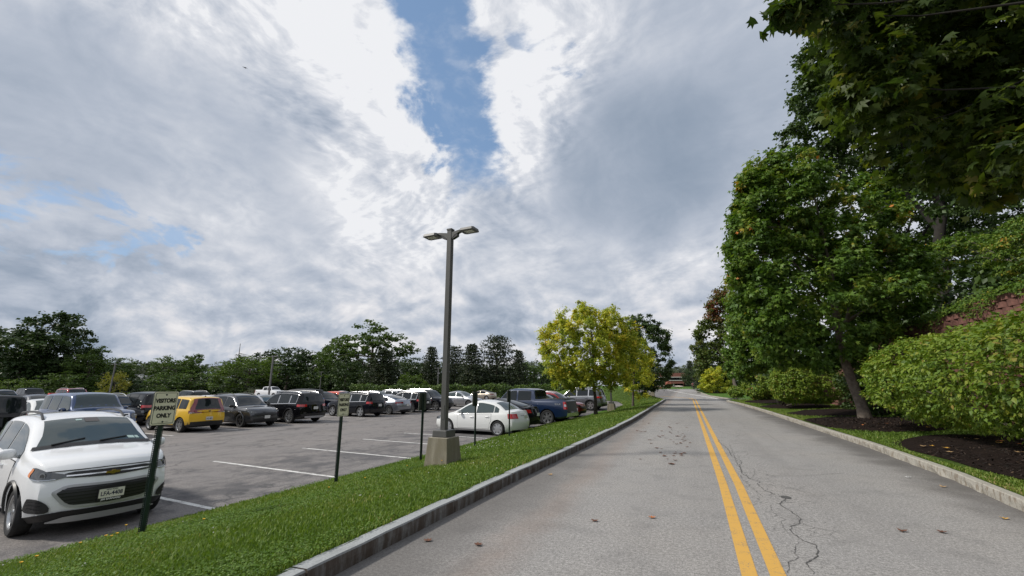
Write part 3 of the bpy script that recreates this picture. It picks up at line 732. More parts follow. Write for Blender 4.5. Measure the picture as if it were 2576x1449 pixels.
BODY = {}; ARCH = {}
def make_car(key, sh, name, label, cat, group, loc, yaw, pm, o):
    """o: dict of options. Returns the root Empty of one car with all of its parts."""
    root = thing(name, label, cat, loc, yaw, group); L, HW = sh.L, sh.HW; X = lambda x: L/2-x
    det = o.get('det', 1); gl = o.get('glass', M_GLASS)
    if key not in BODY:
        me = arch_cut(sh.body().mesh('body', [M_BLACK], fix=True), sh)
        fl = np.zeros(len(me.polygons), bool); co = np.empty(len(me.vertices)*3, np.float32); me.vertices.foreach_get('co', co); co = co.reshape(-1, 3)
        for xa in (sh.xf, sh.xr):
            on = np.abs(np.hypot(co[:, 0]-(sh.L/2-xa), co[:, 2]-sh.r)-sh.ra) < .006
            for i, pg in enumerate(me.polygons):
                if not fl[i] and all(on[v] for v in pg.vertices): fl[i] = True
        BODY[key] = me; ARCH[key] = fl
    me = BODY[key].copy(); me.name = 'body'; me.materials.clear()
    roofm = o.get('roof_mat')
    for m in (pm, M_BLACK, M_DARKHOLE, roofm or pm): me.materials.append(m)
    nz = len(me.polygons); ctr = np.empty(nz*3, np.float32); me.polygons.foreach_get('center', ctr); ctr = ctr.reshape(-1, 3)
    mi = np.zeros(nz, np.int32)
    mi[ARCH[key]] = 2
    if sh.clad: mi[(ctr[:, 2] < sh.clad) & (mi == 0)] = 1
    mi[(ctr[:, 2] < sh.gc+.02) & (mi == 0)] = 1
    if roofm: mi[(ctr[:, 2] > o['roof_z']) & (mi == 0)] = 3
    me.polygons.foreach_set('material_index', mi); me.polygons.foreach_set('use_smooth', np.ones(nz, bool)); me.set_sharp_from_angle(angle=R(38)); me.update()
    body = link(bpy.data.objects.new('body', me), root)
    def part(nm, mb, mats, par=None, smooth=40, lab=None):
        ob = mb.obj(nm, mats, par or root, smooth=smooth)
        if lab: ob['label'] = lab
        return ob
    # glass
    x0, x1 = o['ws']; mb = MB()
    sh.patch([[sh.top_pt(x, t) for t in np.linspace(-.97, .97, 11)] for x in np.linspace(x0, x1, 9)], .007, mb)
    wsh = part('windscreen', mb, gl)
    if det > 1:
        mb = MB(); 
        sh.patch([[sh.top_pt(x, t) for t in np.linspace(-1.03, 1.03, 9)] for x in np.linspace(x0-.05, x0+.03, 3)], .010, mb); part('cowl', mb, M_BLACK, wsh)
        mb = MB()
        for t0 in (-.75, .05):
            a, b = Vector(sh.top_pt(x0+.0, t0))+Vector((0, 0, .025)), Vector(sh.top_pt(x0+.10, t0+.55))+Vector((0, 0, .02)); mb.tube([a, b], .012, 5)
        part('wiper', mb, M_BLACK)
    if o.get('rw'):
        x0, x1 = o['rw']; mb = MB()
        sh.patch([[sh.top_pt(x, t) for t in np.linspace(-.95, .95, 11)] for x in np.linspace(x0, x1, 7)], .007, mb); part('rear_window', mb, gl)
    for sd in (1, -1):
        for (a, b) in o['win']:
            if o.get('trim'):
                mb = MB(); sh.patch(sh.win_rows(a-.03, b+.03, 14, .01, .07, sd), .004, mb); part('window_trim', mb, o['trim'])
            mb = MB(); sh.patch(sh.win_rows(a, b, 14, .035, .095, sd), .008, mb); part('side_window', mb, gl)
        if det > 0:
            for (a, b) in o.get('doors', []):
                def rows(ga, gz):
                    out = []
                    for x in np.linspace(a-ga, b+ga, 13):
                        lo = sh.gcf(x)+.13-gz
                        for xa in (sh.xf, sh.xr):
                            dd = sh.ra+.055-ga
                            if abs(x-xa) < dd: lo = max(lo, sh.r+math.sqrt(dd*dd-(x-xa)**2))
                        hi = sh.belt(x)-.02+gz; out.append([sh.side_pt(x, z, sd) for z in np.linspace(min(lo, hi-.05), hi, 8)])
                    return out
                mb = MB(); sh.patch(rows(.011, .011), .0015, mb, 1); sh.patch(rows(0, 0), .006, mb, 0)
                dr = part('door', mb, [pm, M_DARKHOLE])
                xh = b-.20; zh = sh.belt(xh)-.13; p = Vector(sh.side_pt(xh, zh, sd)); mb = MB()
                mb.tube([p+Vector((.10, .012*sd, 0)), p+Vector((.08, .04*sd, .004)), p+Vector((-.08, .04*sd, .004)), p+Vector((-.10, .012*sd, 0))], [.012, .014, .014, .012], 6)
                part('handle', mb, o.get('handle', pm), dr)
        if det > 0 and o.get('mirror', True):
            xm = o['win'][0][0]+.16+o.get('mx', 0); zm = sh.belt(xm)+.10; p = Vector(sh.side_pt(xm, zm-.03, sd)); c = p+Vector((.02, .15*sd, .03)); mb = MB()
            prof = [(.001, -.10), (.05, -.09), (.078, -.03), (.08, .05), (.06, .10), (.001, .112)]
            mb2 = MB(); mb2.lathe(prof, 12)
            mb.add([(c.x+q[0]*.85, c.y+q[1]*1.05, c.z+q[2]*1.0) for q in mb2.v], mb2.f)
            mb.tube([p+Vector((0, -.02*sd, -.02)), c+Vector((.0, -.06*sd, -.03))], [.035, .025], 6)
            part('mirror', mb, o.get('mirror_mat', pm), smooth=60)
        # lamps
        hl = o.get('hl')
        if hl:
            mb = MB(); a0, a1, z0, z1, rise = hl
            A = np.linspace(a0, a1, 9)
            rr_ = []
            for i, a in enumerate(A):
                t = i/8; lo = z0+rise*t*.55+(.5-.5*t)*.0; hi = z1+rise*t
                if i == 0: lo = (lo+hi)/2-.012; hi = lo+.024
                rr_.append([sh.wrap_pt(a*sd, z, 'f') for z in np.linspace(lo, hi, 4)])
            sh.patch(rr_, .009, mb); h = part('headlight', mb, o.get('hlm', M_LENSDK))
            if det > 0:
                for q in (.35, .62):
                    mb = MB()
                    ac = a0+(a1-a0)*q; zc = z0+rise*q*.75+(z1-z0)*.5; p = Vector(sh.wrap_pt(ac*sd, zc, 'f'))+Vector((.010, .006*sd, 0)); mb.lathe([(.001, 0), (.03, .004), (.042, -.004)], 12)
                    k0 = len(mb.v)-36
                    for i in range(k0, len(mb.v)):
                        v = mb.v[i]; mb.v[i] = (p.x+v[1], p.y+v[0]*.9, p.z+v[2]*.9)
                    part('lamp_bulb', mb, M_LENS, h)
        for (a0, a1, z0, z1, tm) in o.get('tl', []):
            mb = MB(); sh.patch([[sh.wrap_pt(a*sd, z, 'r') for z in np.linspace(z0, z1, 4)] for a in np.linspace(a0, a1, 8)], .010, mb)
            part('tail_light', mb, tm)
        if o.get('rails'):
            a, b = o['rails']; mb = MB(); n = 9; pts = []
            for i in range(n):
                x = a+(b-a)*i/(n-1); p = Vector(sh.top_pt(x, .97*sd)); pts.append(p+Vector((0, 0, .0 if i in (0, n-1) else .055)))
            mb.tube(pts, .020, 6); part('roof_rail', mb, o.get('railm', M_BLACK))
        if o.get('flare') and det > 0:
            for xa in (sh.xf, sh.xr):
                pts = []
                for q in np.linspace(-8, 188, 15):
                    px = xa-sh.ra*1.03*math.cos(R(q)); pz = sh.r+sh.ra*1.03*math.sin(R(q)); px = min(max(px, .02), L-.02)
                    p = Vector(sh.side_pt(px, max(pz, sh.gcf(px)+.02), sd)); pts.append(p+Vector((0, .004*sd, 0)))
                mb = MB(); mb.tube(pts, .030, 6); part('wheel_arch', mb, o.get('flare_mat', M_BLACK))
        for xa in (sh.xf, sh.xr):
            hub, tyre, rim = wheel_meshes(sh.r, o.get('rim', 'five'))
            wo = link(bpy.data.objects.new('wheel', hub), root); wo.location = (X(xa), (HW-.125)*sd, sh.r)
            if sd < 0: wo.rotation_euler = (0, 0, math.pi)
            if xa == sh.xf and o.get('steer'): wo.rotation_euler.z += o['steer']
            link(bpy.data.objects.new('tyre', tyre), wo); link(bpy.data.objects.new('rim', rim), wo)
    # grille, bumper inserts, plates
    for (nm, end, a, z0, z1, zin, m_, off) in o.get('ins', []):
        mb = MB(); A = np.linspace(-a, a, 13)
        sh.patch([[sh.wrap_pt(q, z, end) for z in np.linspace(z0+zin*abs(q/a)**2.5, z1-zin*abs(q/a)**2.5*.5, 4)] for q in A], off, mb); part(nm, mb, m_)
    for (end, z, m_, txt, tm) in o.get('plates', []):
        x0 = sh.wrap_pt(0, z, end); sg = 1 if end == 'f' else -1; mb = MB(); mb.box((x0[0]+sg*.022, 0, z), (.012, .305, .152)); pl = part('number_plate', mb, m_, smooth=None)
        if txt:
            M = Matrix.Translation((x0[0]+sg*.0295, 0, z-.008)) @ Matrix(((0, 0, sg, 0), (sg, 0, 0, 0), (0, 1, 0, 0), (0, 0, 0, 1)))
            text_obj('lettering', txt, .085, tm, pl, M, bold=.0015, sx=.78)
    if o.get('ant'):
        x = o['ant']; p = Vector(sh.top_pt(x, 0)); mb = MB(); mb.add([(p.x+.07, 0, p.z-.005), (p.x-.06, .025, p.z-.005), (p.x-.06, -.025, p.z-.005), (p.x-.055, 0, p.z+.06)], [(0, 1, 3), (1, 2, 3), (2, 0, 3), (0, 2, 1)]); part('antenna', mb, o.get('antm', M_BLACK), smooth=None)
    if o.get('racks'):
        for x in o['racks']:
            a, b = Vector(sh.top_pt(x, -1)), Vector(sh.top_pt(x, 1)); u = Vector((0, 0, .10)); mb = MB(); mb.tube([a+u+Vector((0, -.05, 0)), b+u+Vector((0, .05, 0))], .03, 6)
            mb.tube([a+Vector((0, .02, 0)), a+u], .03, 5); mb.tube([b+Vector((0, -.02, 0)), b+u], .03, 5); part('roof_bar', mb, M_BLACK)
    root['_len'] = L
    return root

# body shapes -------------------------------------------------------------
SH = {}
def suv(L, W, Hh, belt=.98, r=.35, hood=None, xr=None, xf=.88, boxy=0.0, clad=0.0, k=.30, gc=.22, wsx=1.22, rake=.78, tailrake=.30, **kw):
    hood = hood or belt-.02; a = wsx; b = wsx+rake
    top = [(0, hood-.20), (.10, hood-.11), (.45, hood-.02), (a-.05, hood+.055), (a+.06, hood+.11), (b, Hh-.075), (b+.45, Hh-.012), (L*.62, Hh), (L-tailrake-.28, Hh-.045), (L-tailrake, Hh-.10), (L-.07, belt+.06), (L, belt-.04)]
    bl = [(0, belt-.16), (.5, belt-.09), (a, belt-.03), (L*.5, belt), (L-.8, belt+.04), (L, belt+.03)]
    return Shape(L, W/2, top, bl, gc=gc, k=k, xf=xf, xr=xr or L-.86, r=r, clad=clad, **kw)
def sedan(L, W, Hh, belt=.90, deck=1.02, r=.32, xf=.87, xr=None, ws=1.30, rake=.95, rws=1.30, rwe=.50, k=.40, gc=.17, **kw):
    top = [(0, .60), (.08, .70), (.5, .82), (ws-.05, .965), (ws+.06, 1.01), (ws+rake, Hh-.05), (ws+rake+.45, Hh), (L-rws-.35, Hh-.03), (L-rws, Hh-.09), (L-rwe, deck+.035), (L-rwe+.08, deck+.012), (L-.05, deck), (L, deck-.10)]
    bl = [(0, .62), (.5, .76), (ws, .875), (L*.5, belt), (L-1.0, belt+.05), (L-.4, belt+.07), (L, belt+.02)]
    return Shape(L, W/2, top, bl, gc=gc, k=k, xf=xf, xr=xr or L-1.0, r=r, tail=.38, tz=.30, **kw)
SH['small_suv'] = suv(4.25, 1.776, 1.625, belt=1.02, r=.335, hood=1.075, xr=3.43, xf=.875, clad=.31, k=.30, gc=.20, wsx=1.05, rake=.80, tailrake=.34)
SH['mid_suv'] = suv(4.62, 1.87, 1.66, belt=.99, r=.36, xr=3.64, xf=.90, clad=.34, k=.33, gc=.21, wsx=1.25, rake=.85, tailrake=.40)
SH['big_suv'] = suv(4.92, 2.0, 1.76, belt=1.06, r=.385, xr=3.86, xf=.88, clad=.36, k=.30, gc=.22, wsx=1.30, rake=.85, tailrake=.42)
SH['truck_suv'] = suv(5.0, 1.9, 1.83, belt=1.10, r=.375, hood=1.13, xr=3.85, xf=.95, k=.20, gc=.30, wsx=1.45, rake=.55, tailrake=.18, nose=.14)
SH['box_hatch'] = suv(4.2, 1.80, 1.62, belt=1.0, r=.33, xr=3.42, xf=.82, clad=.42, k=.22, gc=.20, wsx=1.02, rake=.62, tailrake=.26, tail=.20)
SH['crossover'] = suv(4.48, 1.83, 1.62, belt=.97, r=.345, xr=3.55, xf=.88, clad=.30, k=.33, gc=.20, wsx=1.18, rake=.86, tailrake=.44)
SH['sedan'] = sedan(4.60, 1.80, 1.475, r=.318, xf=.92, xr=3.605, ws=1.22, rake=.98, rws=1.28, rwe=.52)
SH['sleek'] = sedan(4.86, 1.86, 1.45, belt=.90, deck=1.06, r=.335, xf=.93, xr=3.77, ws=1.38, rake=1.02, rws=1.55, rwe=.45)
L_ = 5.85
SH['pickup'] = Shape(L_, 1.01, [(0, 1.02), (.08, 1.16), (.5, 1.22), (1.35, 1.28), (1.46, 1.33), (2.06, 1.88), (2.5, 1.945), (3.5, 1.93), (3.80, 1.86), (3.90, 1.40), (3.97, 1.375), (L_-.05, 1.385), (L_, 1.33)],
                     [(0, 1.02), (.6, 1.14), (1.5, 1.22), (3.9, 1.28), (L_, 1.29)], gc=.34, k=.20, xf=.97, xr=4.62, r=.405, nose=.14, tail=.05, ra=.47)
SH['jeep'] = suv(4.4, 1.9, 1.85, belt=1.12, r=.40, hood=1.16, xr=3.5, xf=.75, k=.12, gc=.34, wsx=1.45, rake=.30, tailrake=.06, nose=.08)

WHITE = paint('white_paint', (.78, .79, .80)); WHITE2 = paint('warm_white_paint', (.70, .71, .70))
BLACKP = paint('black_paint', (.005, .005, .006)); BLACK2 = paint('blue_black_paint', (.007, .008, .012)); GREYM = paint('dark_grey_paint', (.055, .058, .066), .7, .35)
SILVER = paint('silver_paint', (.42, .43, .45), .8, .33); SILVERG = paint('blue_grey_paint', (.27, .29, .33), .8, .33)
BLUE = paint('deep_blue_paint', (.006, .020, .062), .2, .3); BLUE2 = paint('mid_blue_paint', (.022, .052, .135), .25, .3); BRIGHTB = paint('bright_blue_paint', (.02, .22, .62))
YEL = paint('yellow_paint', (.72, .44, .03)); REDP = paint('red_paint', (.30, .012, .016), .3); ORANGE = paint('orange_red_paint', (.62, .075, .03)); TAN = paint('tan_paint', (.36, .32, .26), .7, .35)
GREYS = paint('steel_grey_paint', (.18, .19, .205), .8, .35)

PLf = lambda z, t=None: [('f', z, M_PLATEW, t, M_NAVY)]
PLr = lambda z, t=None: [('r', z, M_PLATEW, t, M_NAVY)]
def opts(kind, **kw):
    d = {
     'small_suv': dict(ws=(1.09, 1.83), rw=(3.93, 4.14), win=[(1.22, 2.24), (2.32, 3.12), (3.2, 3.78)], doors=[(1.28, 2.27), (2.29, 3.2)], rails=(1.95, 3.85), flare=True, tl=[(.55, .98, .84, 1.02, M_RED)], hl=None),
     'mid_suv': dict(ws=(1.30, 2.08), rw=(4.24, 4.52), win=[(1.45, 2.52), (2.60, 3.48), (3.56, 4.12)], doors=[(1.48, 2.55), (2.57, 3.50)], flare=True, tl=[(.62, 1.12, .90, 1.04, M_RED)], hl=(.52, 1.14, .70, .82, .09),
                     ins=[('grille', 'f', .62, .56, .74, .08, M_BLACK, .008), ('bumper_insert', 'f', .66, .30, .46, .06, M_BLACK, .010), ('bumper_insert', 'r', .74, .34, .54, .05, M_BLACK, .010)]),
     'big_suv': dict(ws=(1.36, 2.12), rw=(4.52, 4.82), win=[(1.52, 2.66), (2.74, 3.68), (3.76, 4.36)], doors=[(1.56, 2.68), (2.70, 3.70)], flare=True, tl=[(.58, 1.22, .96, 1.09, M_RED)], hl=(.55, 1.1, .76, .88, .06),
                     ins=[('grille', 'f', .48, .58, .82, .04, M_BLACK, .008), ('bumper_insert', 'r', .8, .32, .52, .05, M_BLACK, .010)]),
     'truck_suv': dict(ws=(1.50, 2.0), rw=(4.80, 4.92), win=[(1.64, 2.66), (2.74, 3.6), (3.7, 4.65)], doors=[(1.66, 2.68), (2.70, 3.62)], tl=[(.78, 1.0, .75, 1.15, M_RED)], hl=(.60, 1.0, .82, 1.02, 0),
                       ins=[('grille', 'f', .56, .80, 1.03, .0, M_CHROME, .006), ('grille_mesh', 'f', .50, .84, .99, .0, M_BLACK, .012), ('grille_bar', 'f', .54, .895, .935, 0, M_CHROME, .018), ('bumper', 'f', .86, .48, .68, .0, M_CHROME, .03)]),
     'box_hatch': dict(ws=(1.07, 1.62), rw=(3.98, 4.14), win=[(1.12, 2.1), (2.18, 3.05), (3.13, 3.80)], doors=[(1.16, 2.12), (2.14, 3.08)], tl=[], hl=(.5, .95, .68, .82, .04)),
     'crossover': dict(ws=(1.24, 2.02), rw=(4.08, 4.36), win=[(1.40, 2.44), (2.52, 3.36), (3.44, 3.95)], doors=[(1.42, 2.46), (2.48, 3.38)], tl=[(.60, 1.08, .86, 1.02, M_RED)], hl=(.5, 1.06, .70, .82, .06),
                       ins=[('grille', 'f', .50, .46, .72, .06, M_BLACK, .008), ('bumper_insert', 'r', .72, .32, .50, .05, M_BLACK, .010)]),
     'sedan': dict(ws=(1.28, 2.14), rw=(3.36, 4.02), win=[(1.46, 2.42), (2.50, 3.40), (3.44, 3.68)], doors=[(1.42, 2.46), (2.48, 3.30)], tl=[(.52, 1.02, .74, .94, M_RED)], hl=(.42, 1.0, .58, .68, .10),
                   ins=[('grille', 'f', .42, .34, .58, .05, M_BLACK, .008)]),
     'sleek': dict(ws=(1.44, 2.34), rw=(3.36, 4.34), win=[(1.62, 2.6), (2.68, 3.6)], doors=[(1.58, 2.62), (2.64, 3.52)], tl=[(.40, 1.06, .82, .94, M_REDDK)], hl=(.42, 1.05, .58, .68, .09),
                   ins=[('grille', 'f', .46, .30, .58, .05, M_BLACK, .008), ('bumper_insert', 'r', .66, .24, .38, .04, M_BLACK, .010)]),
     'pickup': dict(ws=(1.52, 2.02), rw=(3.815, 3.885), win=[(1.68, 2.66), (2.76, 3.62)], doors=[(1.60, 2.70), (2.72, 3.70)], tl=[(.80, 1.10, .86, 1.26, M_RED)], hl=(.66, 1.02, .88, 1.12, 0),
                    ins=[('grille', 'f', .62, .80, 1.12, .02, M_BLACK, .008), ('bumper', 'f', .94, .50, .70, 0, M_CHROME, .03), ('bumper', 'r', .94, .46, .66, 0, M_CHROME, .05), ('tailgate', 'r', .74, .72, 1.28, 0, M_BLACK, .006)]),  # tailgate in black: shading of the body-coloured rear put into its colour
     'jeep': dict(ws=(1.49, 1.74), rw=None, win=[(1.56, 2.3), (2.4, 3.2), (3.3, 4.2)], doors=[(1.5, 2.34), (2.36, 3.1)], tl=[(.74, .93, .8, 1.1, M_RED)], hl=(.5, .75, .85, 1.05, 0)),
    }[kind]
    d = dict(d); d.update(kw); return d

def place(kind, x, y, deg, pm, label, cat='car', name='parked_car', group='cars parked in the lot', **kw):
    z = float(G(x, y))
    return make_car(kind, SH[kind], name, label, cat, group, (x, y, z), R(deg), pm, opts(kind, **kw))

# the near white crossover with its full front
near = place('small_suv', -10.42, 4.86, -12, WHITE, 'white small crossover facing the grass, its cream number plate reading LFA-4408', det=2, hlm=M_LENSDK, rim='five', glass=M_GLASSC, mirror_mat=WHITE, ant=3.6)
def near_front(root):
    sh = SH['small_suv']
    def part(nm, mb, m, smooth=40, par=None): return mb.obj(nm, m, par or root, smooth=smooth)
    def fpatch(poly, off, nz=4):
        """poly: list of (a, zlo, zhi) columns across the nose"""
        dz = lambda z: z+float(np.interp(z, [.25, .34, .66, .74], [.015, .04, .045, .062]))
        mb = MB(); sh.patch([[sh.wrap_pt(a, dz(z), 'f') for z in np.linspace(lo, hi, nz)] for a, lo, hi in poly], off, mb); return mb
    def lerp(cols, n):
        out = []
        A = [c[0] for c in cols]
        for a in np.linspace(A[0], A[-1], n): out.append((a, float(np.interp(a, A, [c[1] for c in cols])), float(np.interp(a, A, [c[2] for c in cols]))))
        return out
    up = lerp([(-.56, .775, .80), (-.45, .755, .835), (0, .735, .835), (.45, .755, .835), (.56, .775, .80)], 17)
    part('upper_grille', fpatch(up, .008), M_BLACK)
    part('grille_bar', fpatch([(a, .774, .792) for a in np.linspace(-.50, .50, 13)], .016), M_CHROME)
    em = MB()
    p = sh.wrap_pt(0, .845, 'f')
    cross = [(-.085, -.018), (-.03, -.018), (-.022, -.03), (.022, -.03), (.03, -.018), (.085, -.018), (.095, .018), (.04, .018), (.032, .03), (-.012, .03), (-.02, .018), (-.075, .018)]
    n = len(cross); V = [(p[0]+.020, a, p[2]+b) for a, b in cross]+[(p[0]+.034, a*.94, p[2]+b*.9) for a, b in cross]
    em.add(V, [tuple(range(n, 2*n))]+[(i, (i+1) % n, n+(i+1) % n, n+i) for i in range(n)]); part('emblem', em, M_GOLD, None)
    outer = [(-.625, .575, .605), (-.515, .430, .668), (-.43, .380, .678), (0, .360, .668), (.43, .380, .678), (.515, .430, .668), (.625, .575, .605)]
    inner = [(-.575, .575, .592), (-.49, .462, .640), (-.415, .412, .648), (0, .392, .640), (.415, .412, .648), (.49, .462, .640), (.575, .575, .592)]
    gs = part('grille_surround', fpatch(lerp(outer, 25), .010), M_SILVERPL)
    part('lower_grille', fpatch(lerp(inner, 25), .016), M_BLACK)
    for zz in (.435, .48, .525, .57, .61):
        hw_ = float(np.interp(zz, [.40, .46, .575, .60, .64], [.40, .48, .56, .55, .48]))
        part('grille_slat', fpatch([(a, zz, zz+.012) for a in np.linspace(-hw_, hw_, 13)], .026, 2), M_BLACKGLOSS)
    for sd in (1, -1):
        fog = [(.62, .35, .40), (.66, .335, .46), (.74, .335, .52), (.90, .335, .525), (.97, .34, .52), (1.03, .36, .40)]
        poly = [(a*sd, lo, hi) for a, lo, hi in fog]
        poly = poly if sd > 0 else poly[::-1]
        part('fog_recess', fpatch(lerp(poly, 13), .008), M_BLACK)
        for zz in (.385, .43, .475): part('fog_slat', fpatch([(a*sd, zz, zz+.010) for a in (np.linspace(.70, .97, 7) if sd > 0 else np.linspace(.97, .70, 7))], .018, 2), M_BLACKGLOSS)
        hl = [(.46, .775, .795), (.62, .742, .835), (.80, .735, .875), (.98, .755, .905), (1.08, .80, .90)]
        poly = [(a*sd, lo, hi) for a, lo, hi in hl]; poly = poly if sd > 0 else poly[::-1]
        lampo = part('headlight', fpatch(lerp(poly, 15), .012), M_LENSDK)
        for (a0, z0, r0, mm) in ((.74, .862, .050, M_LENS), (.74, .862, .034, M_LENSDK)):
            q = Vector(sh.wrap_pt(a0*sd, z0, 'f')); q2 = Vector(sh.wrap_pt((a0+.02)*sd, z0, 'f')); tdir = (q2-q).normalized(); nrm = tdir.cross(Vector((0, 0, 1)))*(1 if sd > 0 else -1)
            if nrm.x < 0: nrm = -nrm
            mb = MB(); off = .016 if mm is M_LENS else (.020 if mm is M_LENSDK else .016)
            mb.add([q+nrm*off+tdir*r0*math.cos(t)+Vector((0, 0, r0*.95*math.sin(t))) for t in [2*math.pi*i/16 for i in range(16)]], [tuple(range(16))]); part('lamp_bulb', mb, mm, None, lampo)
        am = [(1.0, .775, .885), (1.06, .79, .895), (1.075, .80, .895)]
        poly = [(a*sd, lo, hi) for a, lo, hi in am]; poly = poly if sd > 0 else poly[::-1]
        part('indicator', fpatch(lerp(poly, 5), .018), M_AMBER, 40, lampo)
        drl = [(.60, .742, .752), (.80, .735, .746), (.97, .752, .765)]
        poly = [(a*sd, lo, hi) for a, lo, hi in drl]; poly = poly if sd > 0 else poly[::-1]
        part('light_strip', fpatch(lerp(poly, 9), .018, 2), M_LENS, 40, lampo)
    part('lower_bumper', fpatch(lerp([(-.80, .26, .315), (-.5, .255, .345), (0, .25, .345), (.5, .255, .345), (.80, .26, .315)], 17), .012), M_BLACK)
    part('skid_plate', fpatch(lerp([(-.62, .225, .24), (-.45, .21, .285), (0, .205, .288), (.45, .21, .285), (.62, .225, .24)], 17), .026), M_SILVERPL)
    # plate with its dealer frame
    px = sh.wrap_pt(0, .545, 'f')[0]+.045; mb = MB()
    mb.box((px, 0, .545), (.014, .318, .175)); fr = part('plate_frame', mb, M_BLACK, None)
    mb = MB(); mb.box((px+.008, 0, .56), (.008, .300, .125)); pl = part('number_plate', mb, M_PLATE, None)
    ML = lambda z, y=0: Matrix.Translation((px+.0125, y, z)) @ Matrix(((0, 0, 1, 0), (1, 0, 0, 0), (0, 1, 0, 0), (0, 0, 0, 1)))
    text_obj('lettering', 'LFA-4408', .082, M_NAVY, pl, ML(.553), bold=.0016, sx=.80)
    text_obj('lettering', 'NEW YORK', .026, M_NAVY, pl, ML(.608), bold=.0003)
    MF = Matrix.Translation((px+.0080, 0, .475)) @ Matrix(((0, 0, 1, 0), (1, 0, 0, 0), (0, 1, 0, 0), (0, 0, 0, 1)))
    text_obj('lettering', 'JIM BARNARD', .037, M_WHITEPL, fr, MF, bold=.001)
    # windscreen stickers and mirror mount, bonnet crease lines
    def wtile(x, t0, t1, dx, m, nm):
        mb = MB(); sh.patch([[sh.top_pt(xx, t) for t in np.linspace(t0, t1, 3)] for xx in np.linspace(x, x+dx, 3)], .011, mb); part(nm, mb, m)
    wtile(1.15, .62, .76, .07, M_STICK, 'windscreen_sticker'); wtile(1.15, .78, .85, .07, M_STICK, 'windscreen_sticker')
    wtile(1.70, -.32, -.18, .05, M_STICK, 'toll_tag'); wtile(1.64, -.12, .20, .16, M_BROWNG, 'sensor_cover')
    for sd in (1, -1):
        pass
    mb = MB(); pts = [Vector(sh.wrap_pt(a, .905+.02*(1-(a/.9)**2), 'f')) for a in np.linspace(-.86, .86, 15)]
    mb.tube([p+Vector((-.004, 0, 0)) for p in pts], .007, 5); part('bonnet_seam', mb, M_DARKHOLE)
M_BRIGHT = simple('bright_trim', (.70, .70, .71), .5, .0)
M_BLACKGLOSS = simple('gloss_black', (.02, .02, .022), .2)
M_STICK = simple('sticker', (.42, .55, .52), .5); M_BROWNG = simple('shade_band', (.035, .028, .026), .2)
near_front(near)

white_sedan = place('sedan', -8.97, 19.12, 173, WHITE2, 'white four-door saloon backed against the grass behind the thin sign posts', rim='seven', glass=M_GLASSC, handle=M_CHROME, plates=PLr(.80), ant=None,
      ins=[('tail_bar', 'r', .36, .845, .875, .0, M_CHROME, .012)])
place('sleek', -9.5, 22.0, 174, BLACK2, 'dark saloon squeezed between the white saloon and the blue pickup', rim='ten', ins=[('bumper_insert', 'r', .66, .24, .38, .04, M_BLACK, .010)], tl=[(.50, 1.02, .80, .96, M_RED)], plates=PLr(.72))
pk = place('pickup', -8.95, 25.32, 174, BLUE, 'deep blue crew cab pickup with a 4X4 decal on its bed', 'pickup', 'pickup_truck', rim='six', handle=BLUE, plates=[])
def pickup_bits(root, blackcover=True):
    sh = SH['pickup']; mb = MB()
    sh.patch([[sh.top_pt(x, t) for t in np.linspace(-.93, .93, 7)] for x in np.linspace(4.05, 5.72, 5)], .012, mb); mb.obj('bed_cover', M_BLACK, root)
    for sd in (1, -1):
        p = Vector(sh.side_pt(5.28, 1.13, sd)); M = Matrix.Translation(p+Vector((0, .008*sd, 0))) @ Matrix(((-sd, 0, 0, 0), (0, 0, sd, 0), (0, 1, 0, 0), (0, 0, 0, 1)))
        text_obj('decal', '4X4', .15, M_DECAL, root, M, bold=.004, sx=1.5)
        mb = MB(); sh.patch([[sh.wrap_pt(a*sd, z, 'r') for z in np.linspace(1.0, 1.12, 3)] for a in np.linspace(.86, 1.04, 5)], .014, mb); mb.obj('reverse_lamp', M_LENS, root, smooth=40)
M_DECAL = simple('grey_decal', (.22, .23, .26), .4)
pickup_bits(pk)
place('crossover', -8.95, 28.25, -6, BLACKP, 'black crossover with a silver roof next to the blue pickup', rim='five', roof_mat=SILVER, roof_z=1.2)
place('mid_suv', -8.95, 31.2, -6, REDP, 'dark red sport utility car facing the grass', rim='five', rails=(2.1, 4.1), railm=M_CHROME)
place('big_suv', -8.66, 37.4, 174, GREYS, 'steel grey sport utility car behind the yellow tree trunk', rim='five', rails=(2.4, 4.4), railm=M_CHROME, trim=M_CHROME, plates=PLr(.78))

xb = lambda y: -21.35+.072*(y-15)
b0 = place('truck_suv', xb(8)-2.5, 8.05, 175, BLACKP, 'black sport utility car with a white oval sticker on its rear window', ant=4.6, win=[(1.64, 2.66), (2.74, 3.6), (3.7, 4.65)])
def sticker(root):
    sh = SH['truck_suv']; p = Vector(sh.top_pt(4.86, -.66)); 
    mb = MB(); n = 18
    c = [sh.top_pt(4.86+.028*math.sin(2*math.pi*i/n), .62+.13*math.cos(2*math.pi*i/n)) for i in range(n)]
    mb.add([(q[0]-.014, q[1], q[2]+.004) for q in c], [tuple(range(n))]); st = mb.obj('oval_sticker', M_WHITEPL, root)
    q = Vector(sh.top_pt(4.86, .62))
    text_obj('lettering', 'FH', .09, M_INK, st, Matrix.Translation((q.x-.022, q.y, q.z+.002)) @ Matrix(((0, 0, -1, 0), (-1, 0, 0, 0), (0, 1, 0, 0), (0, 0, 0, 1))), bold=.002)
sticker(b0)
place('sedan', -29.6, 12.3, -5, WHITE2, 'pale saloon seen between the black and the blue sport utility cars', glass=M_GLASSC, rim='ten')
place('truck_suv', xb(11.3)-2.55, 11.35, -5, BLUE2, 'blue boxy sport utility car with a wide chrome grille', glass=M_GLASSC, plates=PLf(.60), rim='five')
